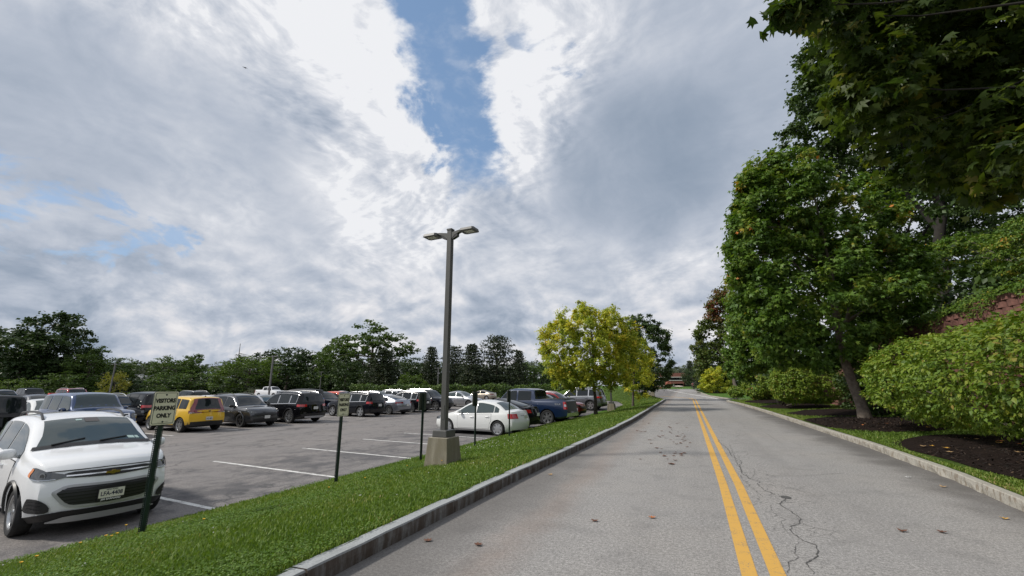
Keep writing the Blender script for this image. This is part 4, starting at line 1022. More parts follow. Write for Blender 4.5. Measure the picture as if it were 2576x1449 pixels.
soul = place('box_hatch', xb(15)-2.15, 15.0, 175, YEL, 'bright yellow boxy hatchback with a dark red frame round its rear window', rim='five', ant=3.6,
      plates=[('r', .62, M_PLATEW, 'LAZ-4821', M_NAVY)], ins=[('bumper_insert', 'r', .86, .30, .50, .05, M_BLACK, .012)], rw=None)
def soul_back(root):
    sh = SH['box_hatch']
    def bp(x0, x1, t, off, m, nm, k=11):
        mb = MB(); sh.patch([[sh.top_pt(x, q) for q in np.linspace(-t, t, k)] for x in np.linspace(x0, x1, 7)], off, mb); return mb.obj(nm, m, root, smooth=50)
    bp(3.93, 4.185, 1.02, .012, M_REDDK, 'tail_light_frame'); bp(3.97, 4.165, .76, .018, M_GLASS, 'rear_window')
    mb = MB(); sh.patch([[sh.wrap_pt(a, z, 'r') for z in np.linspace(.86+.05*(1-abs(a/.86)), 1.0, 4)] for a in np.linspace(-.86, .86, 15)], .014, mb); mb.obj('tail_light_frame', M_REDDK, root, smooth=40)
    mb = MB(); sh.patch([[sh.wrap_pt(a, z, 'r') for z in np.linspace(.915+.03*abs(a/.5)**3, 1.0-.02*abs(a/.5)**3, 4)] for a in np.linspace(-.52, .52, 13)], .024, mb); tg = mb.obj('tailgate_panel', YEL, root, smooth=40)
    mb = MB(); p = sh.wrap_pt(0, .955, 'r'); mb.add([(p[0]-.034, .055*math.cos(t), p[2]+.028*math.sin(t)) for t in [2*math.pi*i/14 for i in range(14)]], [tuple(range(13, -1, -1))]); mb.obj('emblem', M_GREYEM, tg)
    for sd in (1, -1):
        mb = MB(); sh.patch([[sh.wrap_pt(a*sd, z, 'r') for z in np.linspace(.875, .905, 3)] for a in np.linspace(.60, .80, 6)], .022, mb); mb.obj('reverse_lamp', M_LENS, root, smooth=40)
M_GREYEM = simple('emblem_grey', (.10, .09, .08), .3, .6)
soul_back(soul)
place('mid_suv', xb(17.9)-2.15, 17.9, -6, GREYM, 'dark grey crossover with black wheels facing the aisle', rim='dark', rails=(2.1, 4.1), mirror_mat=M_BLACK, hlm=M_LENSDK, plates=PLf(.52), flare_mat=GREYM)
place('big_suv', xb(20.8)-2.05, 20.75, 175, BLACKP, 'glossy black sport utility car with chrome window trim and a silver rear skid', rim='ten', trim=M_CHROME, rails=(2.3, 4.3), railm=M_CHROME, plates=PLr(.86), ant=4.3, tl=[(.55, 1.2, .94, 1.07, M_RED)],
      ins=[('bumper_insert', 'r', .84, .34, .56, .05, M_BLACK, .010), ('skid_plate', 'r', .66, .30, .42, .03, M_SILVERPL, .022)])
place('mid_suv', xb(26.3)-2.0, 26.3, 175, BLACK2, 'black sport utility car with roof bars behind the second sign', rim='five', trim=M_CHROME, racks=(2.0, 2.9), plates=PLr(.80), ant=4.0, rails=(2.0, 4.0), railm=M_CHROME)
place('sleek', xb(29.2)-2.0, 29.2, 175, SILVERG, 'blue grey saloon with a high boot lid next to the black roof-bar car', rim='ten', trim=M_CHROME, plates=PLr(.70))
place('mid_suv', xb(32)-2.0, 31.9, 175, BLACKP, 'black crossover with spoked wheels behind the third sign', rim='ten', trim=M_CHROME, rails=(2.0, 4.1), railm=M_CHROME, plates=PLr(.80))
place('big_suv', xb(34.8)-1.9, 34.8, -5, BLACK2, 'black sport utility car facing the aisle just left of the lamp post', rim='five', rails=(2.4, 4.4), railm=M_CHROME)
place('sedan', xb(40)-1.6, 40.0, -5, SILVER, 'silver saloon facing the aisle just right of the lamp post', rim='ten', glass=M_GLASSC)
place('sleek', -28.6, 60.5, 175, TAN, 'tan saloon parked alone in front of the clipped hedge', rim='ten')
# the rows further back, seen between and above the near ones
def yat(u, x):
    d = ray(u, 972); return float(x*d[1]/d[0])
for kind, u, x, deg, pm, lab, kw in [
    ('truck_suv', 84, -75, -5, BLACK2, 'dark sport utility car far back below the dark tree', {}),
    ('mid_suv', 16, -72, -5, SILVERG, 'grey crossover far back at the foot of the pale shrub', {}),
    ('truck_suv', 190, -61, -5, REDP, 'red sport utility car in the far rows', dict(rails=(2.2, 4.4), railm=M_CHROME)),
    ('sedan', 218, -46, -5, WHITE2, 'white saloon behind the pale saloon and the blue car', dict(glass=M_GLASSC)),
    ('sedan', 105, -44, -5, GREYM, 'dark grey saloon behind the black car with the sticker', {}),
    ('mid_suv', 285, -29.6, -5, BLACK2, 'dark crossover with chrome roof rails behind the blue boxy car', dict(rails=(2.0, 4.1), railm=M_CHROME)),
    ('big_suv', 368, -29.8, 175, BLACKP, 'black sport utility car half hidden by the first sign', dict(ant=4.4)),
    ('mid_suv', 478, -41, 175, BLACK2, 'black crossover with pale roof rails beyond the yellow hatchback', dict(rails=(2.0, 4.1), railm=M_SILVERPL)),
    ('sedan', 530, -29.6, -5, WHITE, 'white saloon whose roof shows behind the yellow hatchback', dict(ant=3.0, antm=M_BLACK)),
    ('sleek', 672, -29.4, -5, SILVER, 'silver saloon behind the dark grey crossover', dict(glass=M_GLASSC)),
    ('jeep', 756, -29.4, 175, BRIGHTB, 'bright blue off-roader with a black top', dict(roof_mat=M_BLACK, roof_z=1.32)),
    ('crossover', 818, -28.9, -5, BLACKP, 'black crossover between the bright blue off-roader and the orange car', {}),
    ('crossover', 860, -28.8, -5, ORANGE, 'orange red crossover behind the second sign', {}),
    ('sleek', 866, -41, -5, WHITE, 'white saloon far behind the orange car', dict(glass=M_GLASSC)),
    ('crossover', 950, -28.3, -5, WHITE, 'white crossover behind the blue grey saloon', dict(glass=M_GLASSC)),
    ('mid_suv', 1004, -28.2, -5, GREYS, 'grey crossover in front of the hedge behind the black crossovers', dict(rails=(2.0, 4.1), railm=M_CHROME)),
    ]:
    place(kind, x, yat(u, x), deg, pm, lab, det=0, rim='ten', **kw)
wp = place('pickup', -70.5, yat(682, -70.5), 0, WHITE, 'white crew cab pickup side on at the back of the lot', 'pickup', 'pickup_truck', det=0, rim='six')
pickup_bits(wp)

# ------------------------------------------------------------------ posts, signs and lamps
def u_post(parent, h, name='post'):
    """green U channel with punched flanges"""
    mb = MB(); w, d, t = .042, .026, .004
    mb.box((0, -d, h/2), (w, t, h))                                      # web, towards the back
    for sd in (1, -1):
        mb.box((sd*w/2, -d/2, h/2), (t, d, h)); 
        x0 = sd*(w/2+.002); x1 = sd*(w/2+.026); 
        mb.box(((x0+sd*.003), 0, h/2), (.007, t, h)); mb.box(((x1-sd*.003), 0, h/2), (.007, t, h))
        n = int(h/.026)
        for i in range(n): mb.box(((x0+x1)/2, 0, .013+.026*i), (.012, t, .013))
    return mb.obj(name, M_POST, parent)
def rounded(w, h, r, n=4):
    P = []
    for cx, cz, a0 in ((w/2-r, h/2-r, 0), (-w/2+r, h/2-r, 90), (-w/2+r, -h/2+r, 180), (w/2-r, -h/2+r, 270)):
        for i in range(n+1):
            a = R(a0+90*i/n); P.append((cx+r*math.cos(a), cz+r*math.sin(a)))
    return P
def slab(poly, y0, y1, mb, mi=0):
    n = len(poly); V = [(x, y0, z) for x, z in poly]+[(x, y1, z) for x, z in poly]
    mb.add(V, [tuple(range(n)), tuple(range(2*n-1, n-1, -1))]+[(i, n+i, n+(i+1) % n, (i+1) % n) for i in range(n)], mi)
def visitor_sign(x, y, z0, ztop, face_deg, label, lean=0.0):
    """sign face looks along local -Y"""
    root = thing('parking_sign', label, 'sign', (x, y, z0), R(face_deg+90), 'visitor parking signs along the verge')
    if lean: root.rotation_euler.x = lean
    h = ztop-z0; u_post(root, h-.03).location = (0, .03, 0)
    W, H_ = .305, .457; zc = h-H_/2
    mb = MB(); slab(rounded(W, H_, .022), -.012, .012, mb); pn = mb.obj('panel', M_SIGNBACK, root); pn.location = (0, -.0, zc)
    mb = MB(); slab(rounded(W-.004, H_-.004, .021), -.0145, -.0122, mb); fc = mb.obj('face', M_SIGN, root); fc.location = (0, 0, zc)
    mb = MB(); a = rounded(W-.034, H_-.034, .016); b = rounded(W-.046, H_-.046, .012); n = len(a)
    mb.add([(p[0], -.0155, p[1]) for p in a]+[(p[0], -.0155, p[1]) for p in b], [(i, (i+1) % n, n+(i+1) % n, n+i) for i in range(n)]); mb.obj('border', M_INK, fc)
    MT = lambda z: Matrix.Translation((0, -.0150, z)) @ Matrix(((1, 0, 0, 0), (0, 0, -1, 0), (0, 1, 0, 0), (0, 0, 0, 1)))
    for t, z, sx in (('VISITORS', .100, .80), ('PARKING', -.002, .86), ('ONLY', -.104, .86)): text_obj('lettering', t, .076, M_INK, fc, MT(z), bold=.0042, sx=sx)
    mb = MB(); mb.box((0, -.0152, -H_/2+.040), (.13, .0006, .0025)); mb.obj('fine_print', M_INK, fc)
    for z in (H_/2-.045, -H_/2+.042):
        mb = MB(); mb.lathe([(.001, -.022), (.007, -.021), (.012, -.016), (.013, -.0146)], 10, 0, (0, 0, z)); mb.obj('bolt', M_POST, fc)
    return root
def zt(u, v, x, y):
    d = proj(x, y, 0.5)[2]; f = d  # depth changes little with height; solve twice
    z = at(u, v, d)[2]; d = proj(x, y, z)[2]; return float(at(u, v, d)[2])
for (u, vt, vb, x, y, face, lab) in [
    (425, 985, 1325, -6.93, 4.13, -4, 'cream visitors parking sign in front of the white crossover'),
    (857, 990, 1212, -6.72, 7.45, -3, 'cream visitors parking sign standing left of the concrete lamp base'),
    (1056, 988, 1158, -6.62, 10.3, 176, 'sign seen from behind, next to the concrete lamp base'),
    (1194, 985.6, 1120, -6.55, 13.35, 176, 'sign seen from behind in front of the white saloon door'),
    (1281, 982, 1091, -6.66, 16.65, 176, 'sign seen from behind at the tail of the white saloon')]:
    z0 = float(grass_z(x, y)); visitor_sign(x, y, z0-.02, zt(u, vt, x, y), face, lab)

def lamp_post(x, y, z0, top, label, heads=2, base=True, yaw=0.0, pole=.125, m=None, det=True, group='lot lamp posts', head_dir=0.0, bs=1.0, tilt=0.0):
    m = m or M_POLE
    root = thing('lamp_post', label, 'lamp post', (x, y, z0), yaw, group)
    if tilt: root.rotation_euler.y = tilt
    hb = .58*bs
    if base:
        mb = MB(); mb.box((0, 0, hb/2-.05), (.60*bs, .60*bs, hb+.10), taper=.80); mb.obj('concrete_base', M_CONC, root, bevel=.012)
        mb = MB(); mb.box((0, 0, hb+.075), (.375*bs, .375*bs, .15), taper=.93); mb.obj('base_cover', m, root, bevel=.02)
    else: hb = 0
    p = pole; H_ = top-z0
    mb = MB(); mb.box((0, 0, (hb+H_)/2), (p, p, H_-hb), taper=.96); mb.obj('pole', m, root, bevel=.008 if det else 0)
    if det:
        mb = MB(); mb.box((0, 0, H_+.012), (p*1.12, p*1.12, .035)); mb.obj('pole_cap', m, root)
        mb = MB(); mb.box((0, -p/2-.003, hb+.52), (p*.55, .008, .30)); mb.obj('hand_hole_cover', m, root)
    for k in range(heads):
        a = head_dir+math.pi*k; M = Matrix.Rotation(a, 4, 'Z')
        mb = MB()
        # curved arm: a ribbon box that rises out of the pole and flattens
        pts = [(p*.5, -.05), (p*.5+.09, .0), (p*.5+.20, .035), (p*.5+.32, .05)]; hh = [.15, .085, .055, .045]
        V = []
        for (px, pz), h_ in zip(pts, hh):
            for sy in (-.05, .05):
                V += [(px, sy, H_-.10+pz-h_/2), (px, sy, H_-.10+pz+h_/2)]
        Fc = []
        for i in range(3):
            b = 4*i; c = b+4; Fc += [(b, b+1, c+1, c), (b+2, c+2, c+3, b+3), (b+1, b+3, c+3, c+1), (b, c, c+2, b+2)]
        Fc += [(12, 13, 15, 14), (0, 2, 3, 1)]
        mb.add([M @ Vector(q) for q in V], Fc); arm = mb.obj('arm', m, root)
        x0, x1 = p*.5+.26, p*.5+.66; mb = MB()
        outl = [(x0, -.12), (x0+.05, -.165), (x1-.04, -.165), (x1, -.13), (x1, .13), (x1-.04, .165), (x0+.05, .165), (x0, .12)]
        zt_ = H_-.055; n = len(outl)
        V = [(a_, b_, zt_-.05) for a_, b_ in outl]+[(x0+(a_-x0)*.94+.01, b_*.86, zt_+.012) for a_, b_ in outl]
        mb.add([M @ Vector(q) for q in V], [tuple(range(n-1, -1, -1)), tuple(range(n, 2*n))]+[(i, (i+1) % n, n+(i+1) % n, n+i) for i in range(n)])
        hd = mb.obj('lamp_head', m, root)
        mb = MB(); mb.add([M @ Vector(q) for q in [(x0+.10, -.085, zt_-.054), (x1-.075, -.085, zt_-.054), (x1-.075, .085, zt_-.054), (x0+.10, .085, zt_-.054)]], [(0, 1, 2, 3), (3, 2, 1, 0)][:1]); mb.obj('lens', M_LAMPLENS, hd)
        if det:
            mb = MB(); mb.add([M @ Vector(q) for q in [(p*.5+.02, -.045, H_-.24), (p*.5+.16, -.045, H_-.18), (p*.5+.16, .045, H_-.18), (p*.5+.02, .045, H_-.24), (p*.5+.02, -.045, H_-.17), (p*.5+.16, -.045, H_-.11), (p*.5+.16, .045, H_-.11), (p*.5+.02, .045, H_-.17)]],
                             [(0, 3, 2, 1), (4, 5, 6, 7), (0, 1, 5, 4), (1, 2, 6, 5), (2, 3, 7, 6), (3, 0, 4, 7)]); mb.obj('driver_box', M_BLACK, hd)
    return root
M_LAMPLENS = simple('lamp_glass', (.55, .53, .46), .25)
zl = float(grass_z(-5.02, 8.72))
lamp_post(-5.02, 8.72, zl-.02, zt(1125, 577, -5.02, 8.72), 'tall dark lamp post with two heads on a square concrete base', yaw=R(-4))
zl = float(grass_z(-5.45, 34.9)); lamp_post(-5.45, 34.9, zl-.05, 5.2, 'lamp post half hidden in the yellow tree', yaw=R(-4), group='lot lamp posts')
p = gnd(1642, 997, .1); zl = float(grass_z(p[0], p[1])); lamp_post(p[0], p[1], zl-.1, 6.0, 'lamp post on the verge beside the dark tree', yaw=R(-4), det=False)
p = gnd(1630, 990, .3); zl = float(grass_z(p[0], p[1])); lamp_post(p[0]-1.5, p[1], zl-.1, 6.0, 'lamp post behind the dark tree', yaw=R(-4), det=False)
for u, vt, dep, lab, tl_ in [(688, 895, 49, 'two headed lamp post in front of the white pickup', 0), (809, 935, 101, 'thin lamp post far back left of the tall tree', 0), (1103, 925, 80, 'lamp post seen just left of the big lamp post', 0), (290, 915, 64, 'lamp post in front of the yellow shrub tree', .02), (262, 936, 100, 'faint lamp post far back at the left trees', 0)]:
    q = at(u, vt, dep); base = (q[0], q[1], float(G(q[0], q[1])))
    lamp_post(base[0], base[1], base[2], float(q[2]), lab, m=M_POLEGALV, det=False, yaw=R(-4), pole=.15, tilt=tl_)
# thin pole with a red marker between the back rows
q = at(133.5, 992, 20)
mk = thing('marker_pole', 'thin pole with a red box on top among the cars at left', 'marker', (q[0], q[1], LOT))
mb = MB(); mb.tube([(0, 0, 0), (0, 0, q[2]-LOT-.05)], .015, 6); mb.obj('pole', M_POLEGALV, mk)
mb = MB(); mb.box((0, 0, q[2]-LOT+.0), (.20, .30, .11)); mb.obj('marker_box', simple('marker_red', (.6, .04, .04), .5), mk, bevel=.02)

# ------------------------------------------------------------------ vegetation
def fan(outline, z=None):
    V = [(0.42, 0, 0)]+[(x, y, (z[i] if z else 0)) for i, (x, y) in enumerate(outline)]; n = len(outline)
    return np.array(V, float), np.array([(0, 1+i, 1+(i+1) % n) for i in range(n)], int)
_m = [(1.0, 0), (.62, .15), (.78, .46), (.42, .36), (.16, .56), (.06, .06)]
_mo = _m+[(x, -y) for x, y in _m[::-1][:-1]]
T_MAPLE = fan(_mo, [-.12, .02, -.12, .02, -.08, 0]+[0, -.08, .02, -.12, .02])
T_STAR = (np.array([(1.0, 0, -.10), (.50, .16, .05), (.62, .58, -.08), (.0, .18, .0), (.0, -.18, 0), (.62, -.58, -.08), (.50, -.16, .05)], float), np.array([(0, 1, 6), (1, 2, 3), (6, 4, 5), (1, 3, 6), (3, 4, 6)]))
T_OVATE = (np.array([(0, 0, 0), (.42, .30, .07), (1, 0, -.16), (.42, -.30, .07), (.55, 0, -.03)], float), np.array([(0, 4, 1), (1, 4, 2), (2, 4, 3), (3, 4, 0)]))
T_FOLD = (np.array([(0, 0, 0), (.5, .36, .10), (1, 0, -.08), (.5, -.36, .10)], float), np.array([(0, 2, 1), (0, 3, 2)]))

def leaves(rng, pts, out, size, T, up=.55, jit=.45, droop=.35, outw=.45):
    """one leaf at every point: normal between up and outward, tip hanging a little"""
    n = len(pts); V0, F0 = T
    nr = out*outw+np.array([0, 0, up])+rng.normal(0, jit, (n, 3)); nr /= np.linalg.norm(nr, axis=1, keepdims=True)
    tp = out*.8+rng.normal(0, .7, (n, 3))-np.array([0, 0, droop]); tp -= nr*np.sum(tp*nr, 1, keepdims=True); tp /= np.maximum(np.linalg.norm(tp, axis=1, keepdims=True), 1e-6)
    b = np.cross(nr, tp); s = size if np.ndim(size) else size*rng.uniform(.65, 1.25, n)
    V = pts[:, None, :]+s[:, None, None]*(V0[None, :, 0, None]*tp[:, None, :]+V0[None, :, 1, None]*b[:, None, :]+V0[None, :, 2, None]*nr[:, None, :])
    Fc = F0[None]+(np.arange(n)*len(V0))[:, None, None]
    return V.reshape(-1, 3), Fc.reshape(-1, 3)

def lobe_points(rng, lobes, n, nclump, cr, flat=.6, hollow=.55, vstd=.16, rough=(.88, 1.15), zmin=None):
    """lobes: (centre, radii, weight, colour shift). Leaves gather in clumps spread through the outer part of every lobe"""
    L = [(np.array(c, float), np.array(r, float), w, cs) for c, r, w, cs in lobes]
    W = np.array([l[2]*np.prod(l[1])**(2/3) for l in L]); W /= W.sum()
    C = []; O = []; H = []; tries = 0
    while len(C) < nclump and tries < nclump*12:
        tries += 1
        i = rng.choice(len(L), p=W); c, r, _, cs = L[i]
        d = rng.normal(0, 1, 3); d /= np.linalg.norm(d); rad = hollow+(1-hollow)*rng.uniform(0, 1)**.6
        p = c+d*r*rad*rng.uniform(*rough)
        if zmin is not None and p[2] < zmin: continue
        if any(j != i and np.sum(((p-L[j][0])/L[j][1])**2) < .45 for j in range(len(L))): continue
        C.append(p); O.append(d); H.append(cs)
    C = np.array(C); O = np.array(O); H = np.array(H)+rng.normal(0, vstd*.6, len(C)); k = rng.integers(0, len(C), n)
    sc = rng.uniform(.6, 1.35, len(C))[k][:, None]
    off = rng.normal(0, 1, (n, 3)); off *= (np.abs(rng.normal(0, .5, (n, 1)))+.25)/np.linalg.norm(off, axis=1, keepdims=True)
    pts = C[k]+off*np.array([cr, cr, cr*flat])*sc
    out = O[k]*.7+off*.6; out /= np.linalg.norm(out, axis=1, keepdims=True)
    return pts, out, np.clip(.5+H[k]+rng.normal(0, vstd*.6, n), 0, 1), C

def tree(name, label, cat, base, lobes, n, nclump, cr, size, T, m, bark, seed, trunk_r=.15, top=None, group=None, hollow=.55, flat=.6, limbs=10, lean=(0, 0), vstd=.16, up=.55, outw=.45, trunk=True, fork=.45, stuff_kind=None, zmin=None):
    rng = np.random.default_rng(seed); base = np.array(base, float)
    root = thing(name, label, cat, tuple(base), 0, group)
    L = [(np.array(c, float)-base, r, w, cs) for c, r, w, cs in lobes]
    pts, out, var, C = lobe_points(rng, L, n, nclump, cr, flat, hollow, vstd, zmin=zmin)
    V, Fc = leaves(rng, pts, out, size, T, up=up, outw=outw)
    np_mesh('crown', V, Fc, m, root, {'var': np.repeat(var, len(T[0]))})
    if trunk:
        mb = MB(); tp = np.array(top, float)-base if top is not None else np.mean([l[0] for l in L], axis=0)
        pl = [Vector((0, 0, -.15))]; rl = [trunk_r*1.45]
        for t in np.linspace(.06, 1, 9):
            q = tp*t+np.array([lean[0], lean[1], 0])*math.sin(math.pi*t)+rng.normal(0, .035*trunk_r*8, 3)*np.array([1, 1, 0])*(t > .15); pl.append(Vector(q)); rl.append(trunk_r*(1.0-.72*t))
        mb.tube(pl, rl, 10)
        for i in range(limbs):
            t0 = rng.uniform(fork, .95); q0 = Vector(tp*t0); c = Vector(C[rng.integers(0, len(C))])
            if c.z < q0.z*.8: c.z = q0.z*.9+.2
            mid = q0.lerp(c, .5)+Vector((0, 0, (c-q0).length*.10)); r0 = trunk_r*(1-.72*t0)*.6
            mb.tube([q0, q0.lerp(mid, .5), mid, mid.lerp(c, .55), c], [r0, r0*.75, r0*.5, r0*.3, r0*.1], 6)
        mb.obj('trunk', bark, root, smooth=60)
    return root
def lp(u, v, ru, rv, dep, w=1.0, cs=0.0, deep=None):
    """a lobe that fills a patch of the view at a real distance"""
    c = at(u, v, dep); s = dep/F; return (c, (ru*s, (deep if deep else ru*s), rv*s), w, cs)

# leaf colours, as base colours of the leaves themselves
ML_MAPLE = leaf_mat('maple_leaf', [(0, (0.045, 0.090, 0.017)), (.35, (0.083, 0.160, 0.024)), (.6, (0.128, 0.216, 0.030)), (.82, (0.227, 0.271, 0.037)), (.93, (0.413, 0.319, 0.043)), (1, (0.660, 0.225, 0.051))], .30)
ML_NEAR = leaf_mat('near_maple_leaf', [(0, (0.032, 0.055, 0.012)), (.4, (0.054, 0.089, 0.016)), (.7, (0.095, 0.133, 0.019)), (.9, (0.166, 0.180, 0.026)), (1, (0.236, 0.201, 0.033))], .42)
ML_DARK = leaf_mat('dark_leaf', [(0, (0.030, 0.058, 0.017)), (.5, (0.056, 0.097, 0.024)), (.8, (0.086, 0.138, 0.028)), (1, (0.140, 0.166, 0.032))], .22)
ML_BUSH = leaf_mat('dogwood_leaf', [(0, (0.074, 0.138, 0.016)), (.4, (0.143, 0.229, 0.027)), (.7, (0.218, 0.289, 0.034)), (.9, (0.302, 0.302, 0.046)), (1, (0.362, 0.210, 0.079))], .30)
ML_BUSHO = leaf_mat('dogwood_leaf_single', [(0, (0.079, 0.142, 0.016)), (.4, (0.138, 0.217, 0.025)), (.75, (0.210, 0.268, 0.032)), (1, (0.288, 0.228, 0.057))], .30, by_object=True)
ML_NEARO = leaf_mat('near_maple_leaf_single', [(0, (.022, .045, .011)), (.5, (.045, .080, .014)), (.85, (.095, .125, .020)), (1, (.16, .15, .028))], .42, by_object=True)
ML_YEL = leaf_mat('yellowing_leaf', [(0, (0.152, 0.239, 0.036)), (.35, (0.294, 0.362, 0.045)), (.65, (0.481, 0.488, 0.050)), (.9, (0.677, 0.593, 0.062)), (1, (0.749, 0.495, 0.079))], .38)
ML_RED = leaf_mat('reddening_leaf', [(0, (0.056, 0.106, 0.022)), (.5, (0.106, 0.138, 0.027)), (.72, (0.156, 0.106, 0.033)), (.9, (0.213, 0.062, 0.035)), (1, (0.250, 0.050, 0.035))], .30)
BG = {
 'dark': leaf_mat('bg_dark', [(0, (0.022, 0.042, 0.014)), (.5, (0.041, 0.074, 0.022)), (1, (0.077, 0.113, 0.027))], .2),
 'mid': leaf_mat('bg_mid', [(0, (0.040, 0.076, 0.018)), (.5, (0.079, 0.133, 0.027)), (1, (0.135, 0.189, 0.038))], .25),
 'light': leaf_mat('bg_light', [(0, (0.048, 0.090, 0.016)), (.5, (0.093, 0.152, 0.024)), (1, (0.147, 0.208, 0.039))], .3),
 'yellow': leaf_mat('bg_yellow', [(0, (0.102, 0.126, 0.022)), (.5, (0.192, 0.198, 0.029)), (1, (0.312, 0.258, 0.036))], .3),
 'pine': leaf_mat('bg_pine', [(0, (0.018, 0.030, 0.014)), (.5, (0.033, 0.048, 0.020)), (1, (0.058, 0.071, 0.027))], .12),
 'grey': leaf_mat('bg_grey', [(0, (0.058, 0.073, 0.052)), (.5, (0.098, 0.114, 0.075)), (1, (0.143, 0.150, 0.098))], .2),
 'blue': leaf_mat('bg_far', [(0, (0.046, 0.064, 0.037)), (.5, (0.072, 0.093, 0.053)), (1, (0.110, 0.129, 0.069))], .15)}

# --- background tree patterns of height 1, copied with shared meshes
PROTO = {}
def proto(key, seed, lobes, n, nclump, cr, size, flat=.55, hollow=.35, tr=.02, pine=False, T=T_FOLD, top=.7, limbs=8):
    rng = np.random.default_rng(seed)
    if pine:
        C = []; O = []
        for h in np.linspace(*lobes['h'], lobes['n']):
            w = lobes['w'](h); k = max(3, int(5+w*26))
            for a in np.linspace(0, 2*math.pi, k, endpoint=False)+rng.uniform(0, 6):
                for q in (.35, .68, 1.0):
                    rr = w*q*rng.uniform(.75, 1.2); C.append((rr*math.cos(a), rr*math.sin(a), h+.02*q+rng.normal(0, .010))); O.append((math.cos(a), math.sin(a), .5))
        C = np.array(C); O = np.array(O); k = rng.integers(0, len(C), n)
        pts = C[k]+rng.normal(0, 1, (n, 3))*np.array([cr, cr, cr*flat]); out = O[k]/np.linalg.norm(O[k], axis=1, keepdims=True); var = np.clip(.5+rng.normal(0, .2, n)+(rng.normal(0, .15, len(C)))[k], 0, 1)
    else:
        pts, out, var, C = lobe_points(rng, lobes, n, nclump, cr, flat, hollow, .2)
    V, Fc = leaves(rng, pts, out, size, T, up=.35, jit=.8)
    o = np_mesh('crown', V, Fc, BG['mid'], None, {'var': np.repeat(var, len(T[0]))}); cm = o.data; bpy.data.objects.remove(o)
    mb = MB(); mb.tube([(0, 0, -.05), (.004, 0, .2), (-.006, .004, .45), (0, 0, top)], [tr*1.3, tr, tr*.7, tr*.25], 7)
    for i in range(limbs):
        c = Vector(C[rng.integers(0, len(C))]); q0 = Vector((0, 0, rng.uniform(.25, top*.9)))
        if c.z > q0.z*.8: mb.tube([q0, q0.lerp(c, .5)+Vector((0, 0, .02)), c], [tr*.5, tr*.3, tr*.08], 5)
    PROTO[key] = (cm, mb.mesh('trunk', [M_BARK], smooth=60))
A3 = lambda *q: np.array(q, float)
proto('round', 11, [((0, 0, .52), (.36, .36, .34), 1, 0), ((.18, .05, .68), (.22, .22, .24), .9, .05), ((-.18, -.05, .62), (.24, .24, .24), .9, 0), ((0, .1, .82), (.18, .18, .17), 1, .05), ((.05, -.2, .42), (.28, .25, .28), 1, -.05)], 6500, 210, .055, .030)
proto('tall', 12, [((0, 0, .40), (.26, .26, .34), 1, -.05), ((.10, .05, .66), (.22, .22, .18), 1, .05), ((-.13, -.05, .58), (.20, .2, .2), 1, 0), ((-.02, .08, .86), (.15, .15, .13), 1, .05), ((.27, 0, .62), (.12, .14, .12), 1, 0), ((-.24, 0, .38), (.16, .2, .25), 1, -.05)], 7000, 210, .045, .027, hollow=.3)
proto('open', 13, [((-.20, 0, .74), (.20, .2, .12), 1, 0), ((.16, .06, .86), (.22, .2, .13), 1, 0), ((.30, 0, .62), (.18, .2, .11), 1, 0), ((-.32, .1, .52), (.16, .2, .12), 1, 0), ((0, 0, .40), (.30, .3, .30), 1.2, -.08), ((.05, -.1, .62), (.25, .2, .14), .8, 0)], 10000, 240, .052, .030, hollow=.15, flat=.75)
proto('mass', 14, [((-.34, 0, .40), (.30, .3, .42), 1, 0), ((.05, 0, .50), (.30, .3, .46), 1, .03), ((.40, .05, .36), (.28, .3, .40), 1, -.03), ((.2, -.1, .62), (.2, .2, .25), 1, .05)], 7500, 240, .06, .034, hollow=.5)
proto('pine', 15, dict(h=(.10, .97), n=17, w=lambda h: .03+.25*(1-h)**.62*(1 if h > .3 else .9)), 6000, 0, .022, .030, pine=True, flat=.35, tr=.018, top=.95)
proto('pine_round', 16, dict(h=(.16, .98), n=15, w=lambda h: .05+.25*math.sqrt(max(0, 1-((h-.45)/.58)**2))*(.75+.35*math.sin(h*23)**2)), 6000, 0, .026, .030, pine=True, flat=.35, tr=.02, top=.95)
proto('shrub', 17, [((0, 0, .42), (.62, .55, .55), 1, 0), ((.35, 0, .36), (.45, .45, .45), 1, .05), ((-.38, .05, .38), (.42, .45, .48), 1, -.03)], 3200, 130, .09, .055, hollow=.6)
proto('snag', 18, [((-.22, 0, .66), (.14, .2, .10), 1, 0), ((.18, 0, .60), (.16, .2, .08), 1, 0), ((.02, 0, .46), (.28, .25, .14), 1, 0), ((-.05, 0, .76), (.10, .1, .06), .6, 0)], 1600, 110, .035, .022, hollow=.1, top=1.0, limbs=22, tr=.012)
def bg_tree(key, mk, u, vtop, dep, wpx, label, name='background_tree', cat='tree', seed=0, vbase=None, group='trees behind the parking lot', aspect=1.0):
    p = at(u, 972, dep); x, y = float(p[0]), float(p[1]); z = float(ground_z(x, y))-.1
    h = float(at(u, vtop, dep)[2])-z; halfw = {'round': .40, 'tall': .38, 'open': .46, 'mass': .66, 'pine': .27, 'pine_round': .30, 'shrub': .80, 'snag': .36}[key]
    sx = wpx/2*dep/F/halfw
    root = thing(name, label, cat, (x, y, z), seed*1.7, group); root.scale = (sx, sx*aspect, h)
    cm, tm = PROTO[key]
    c = link(bpy.data.objects.new('crown', cm), root); c.material_slots[0].link = 'OBJECT'; c.material_slots[0].material = BG[mk]
    link(bpy.data.objects.new('trunk', tm), root); return root
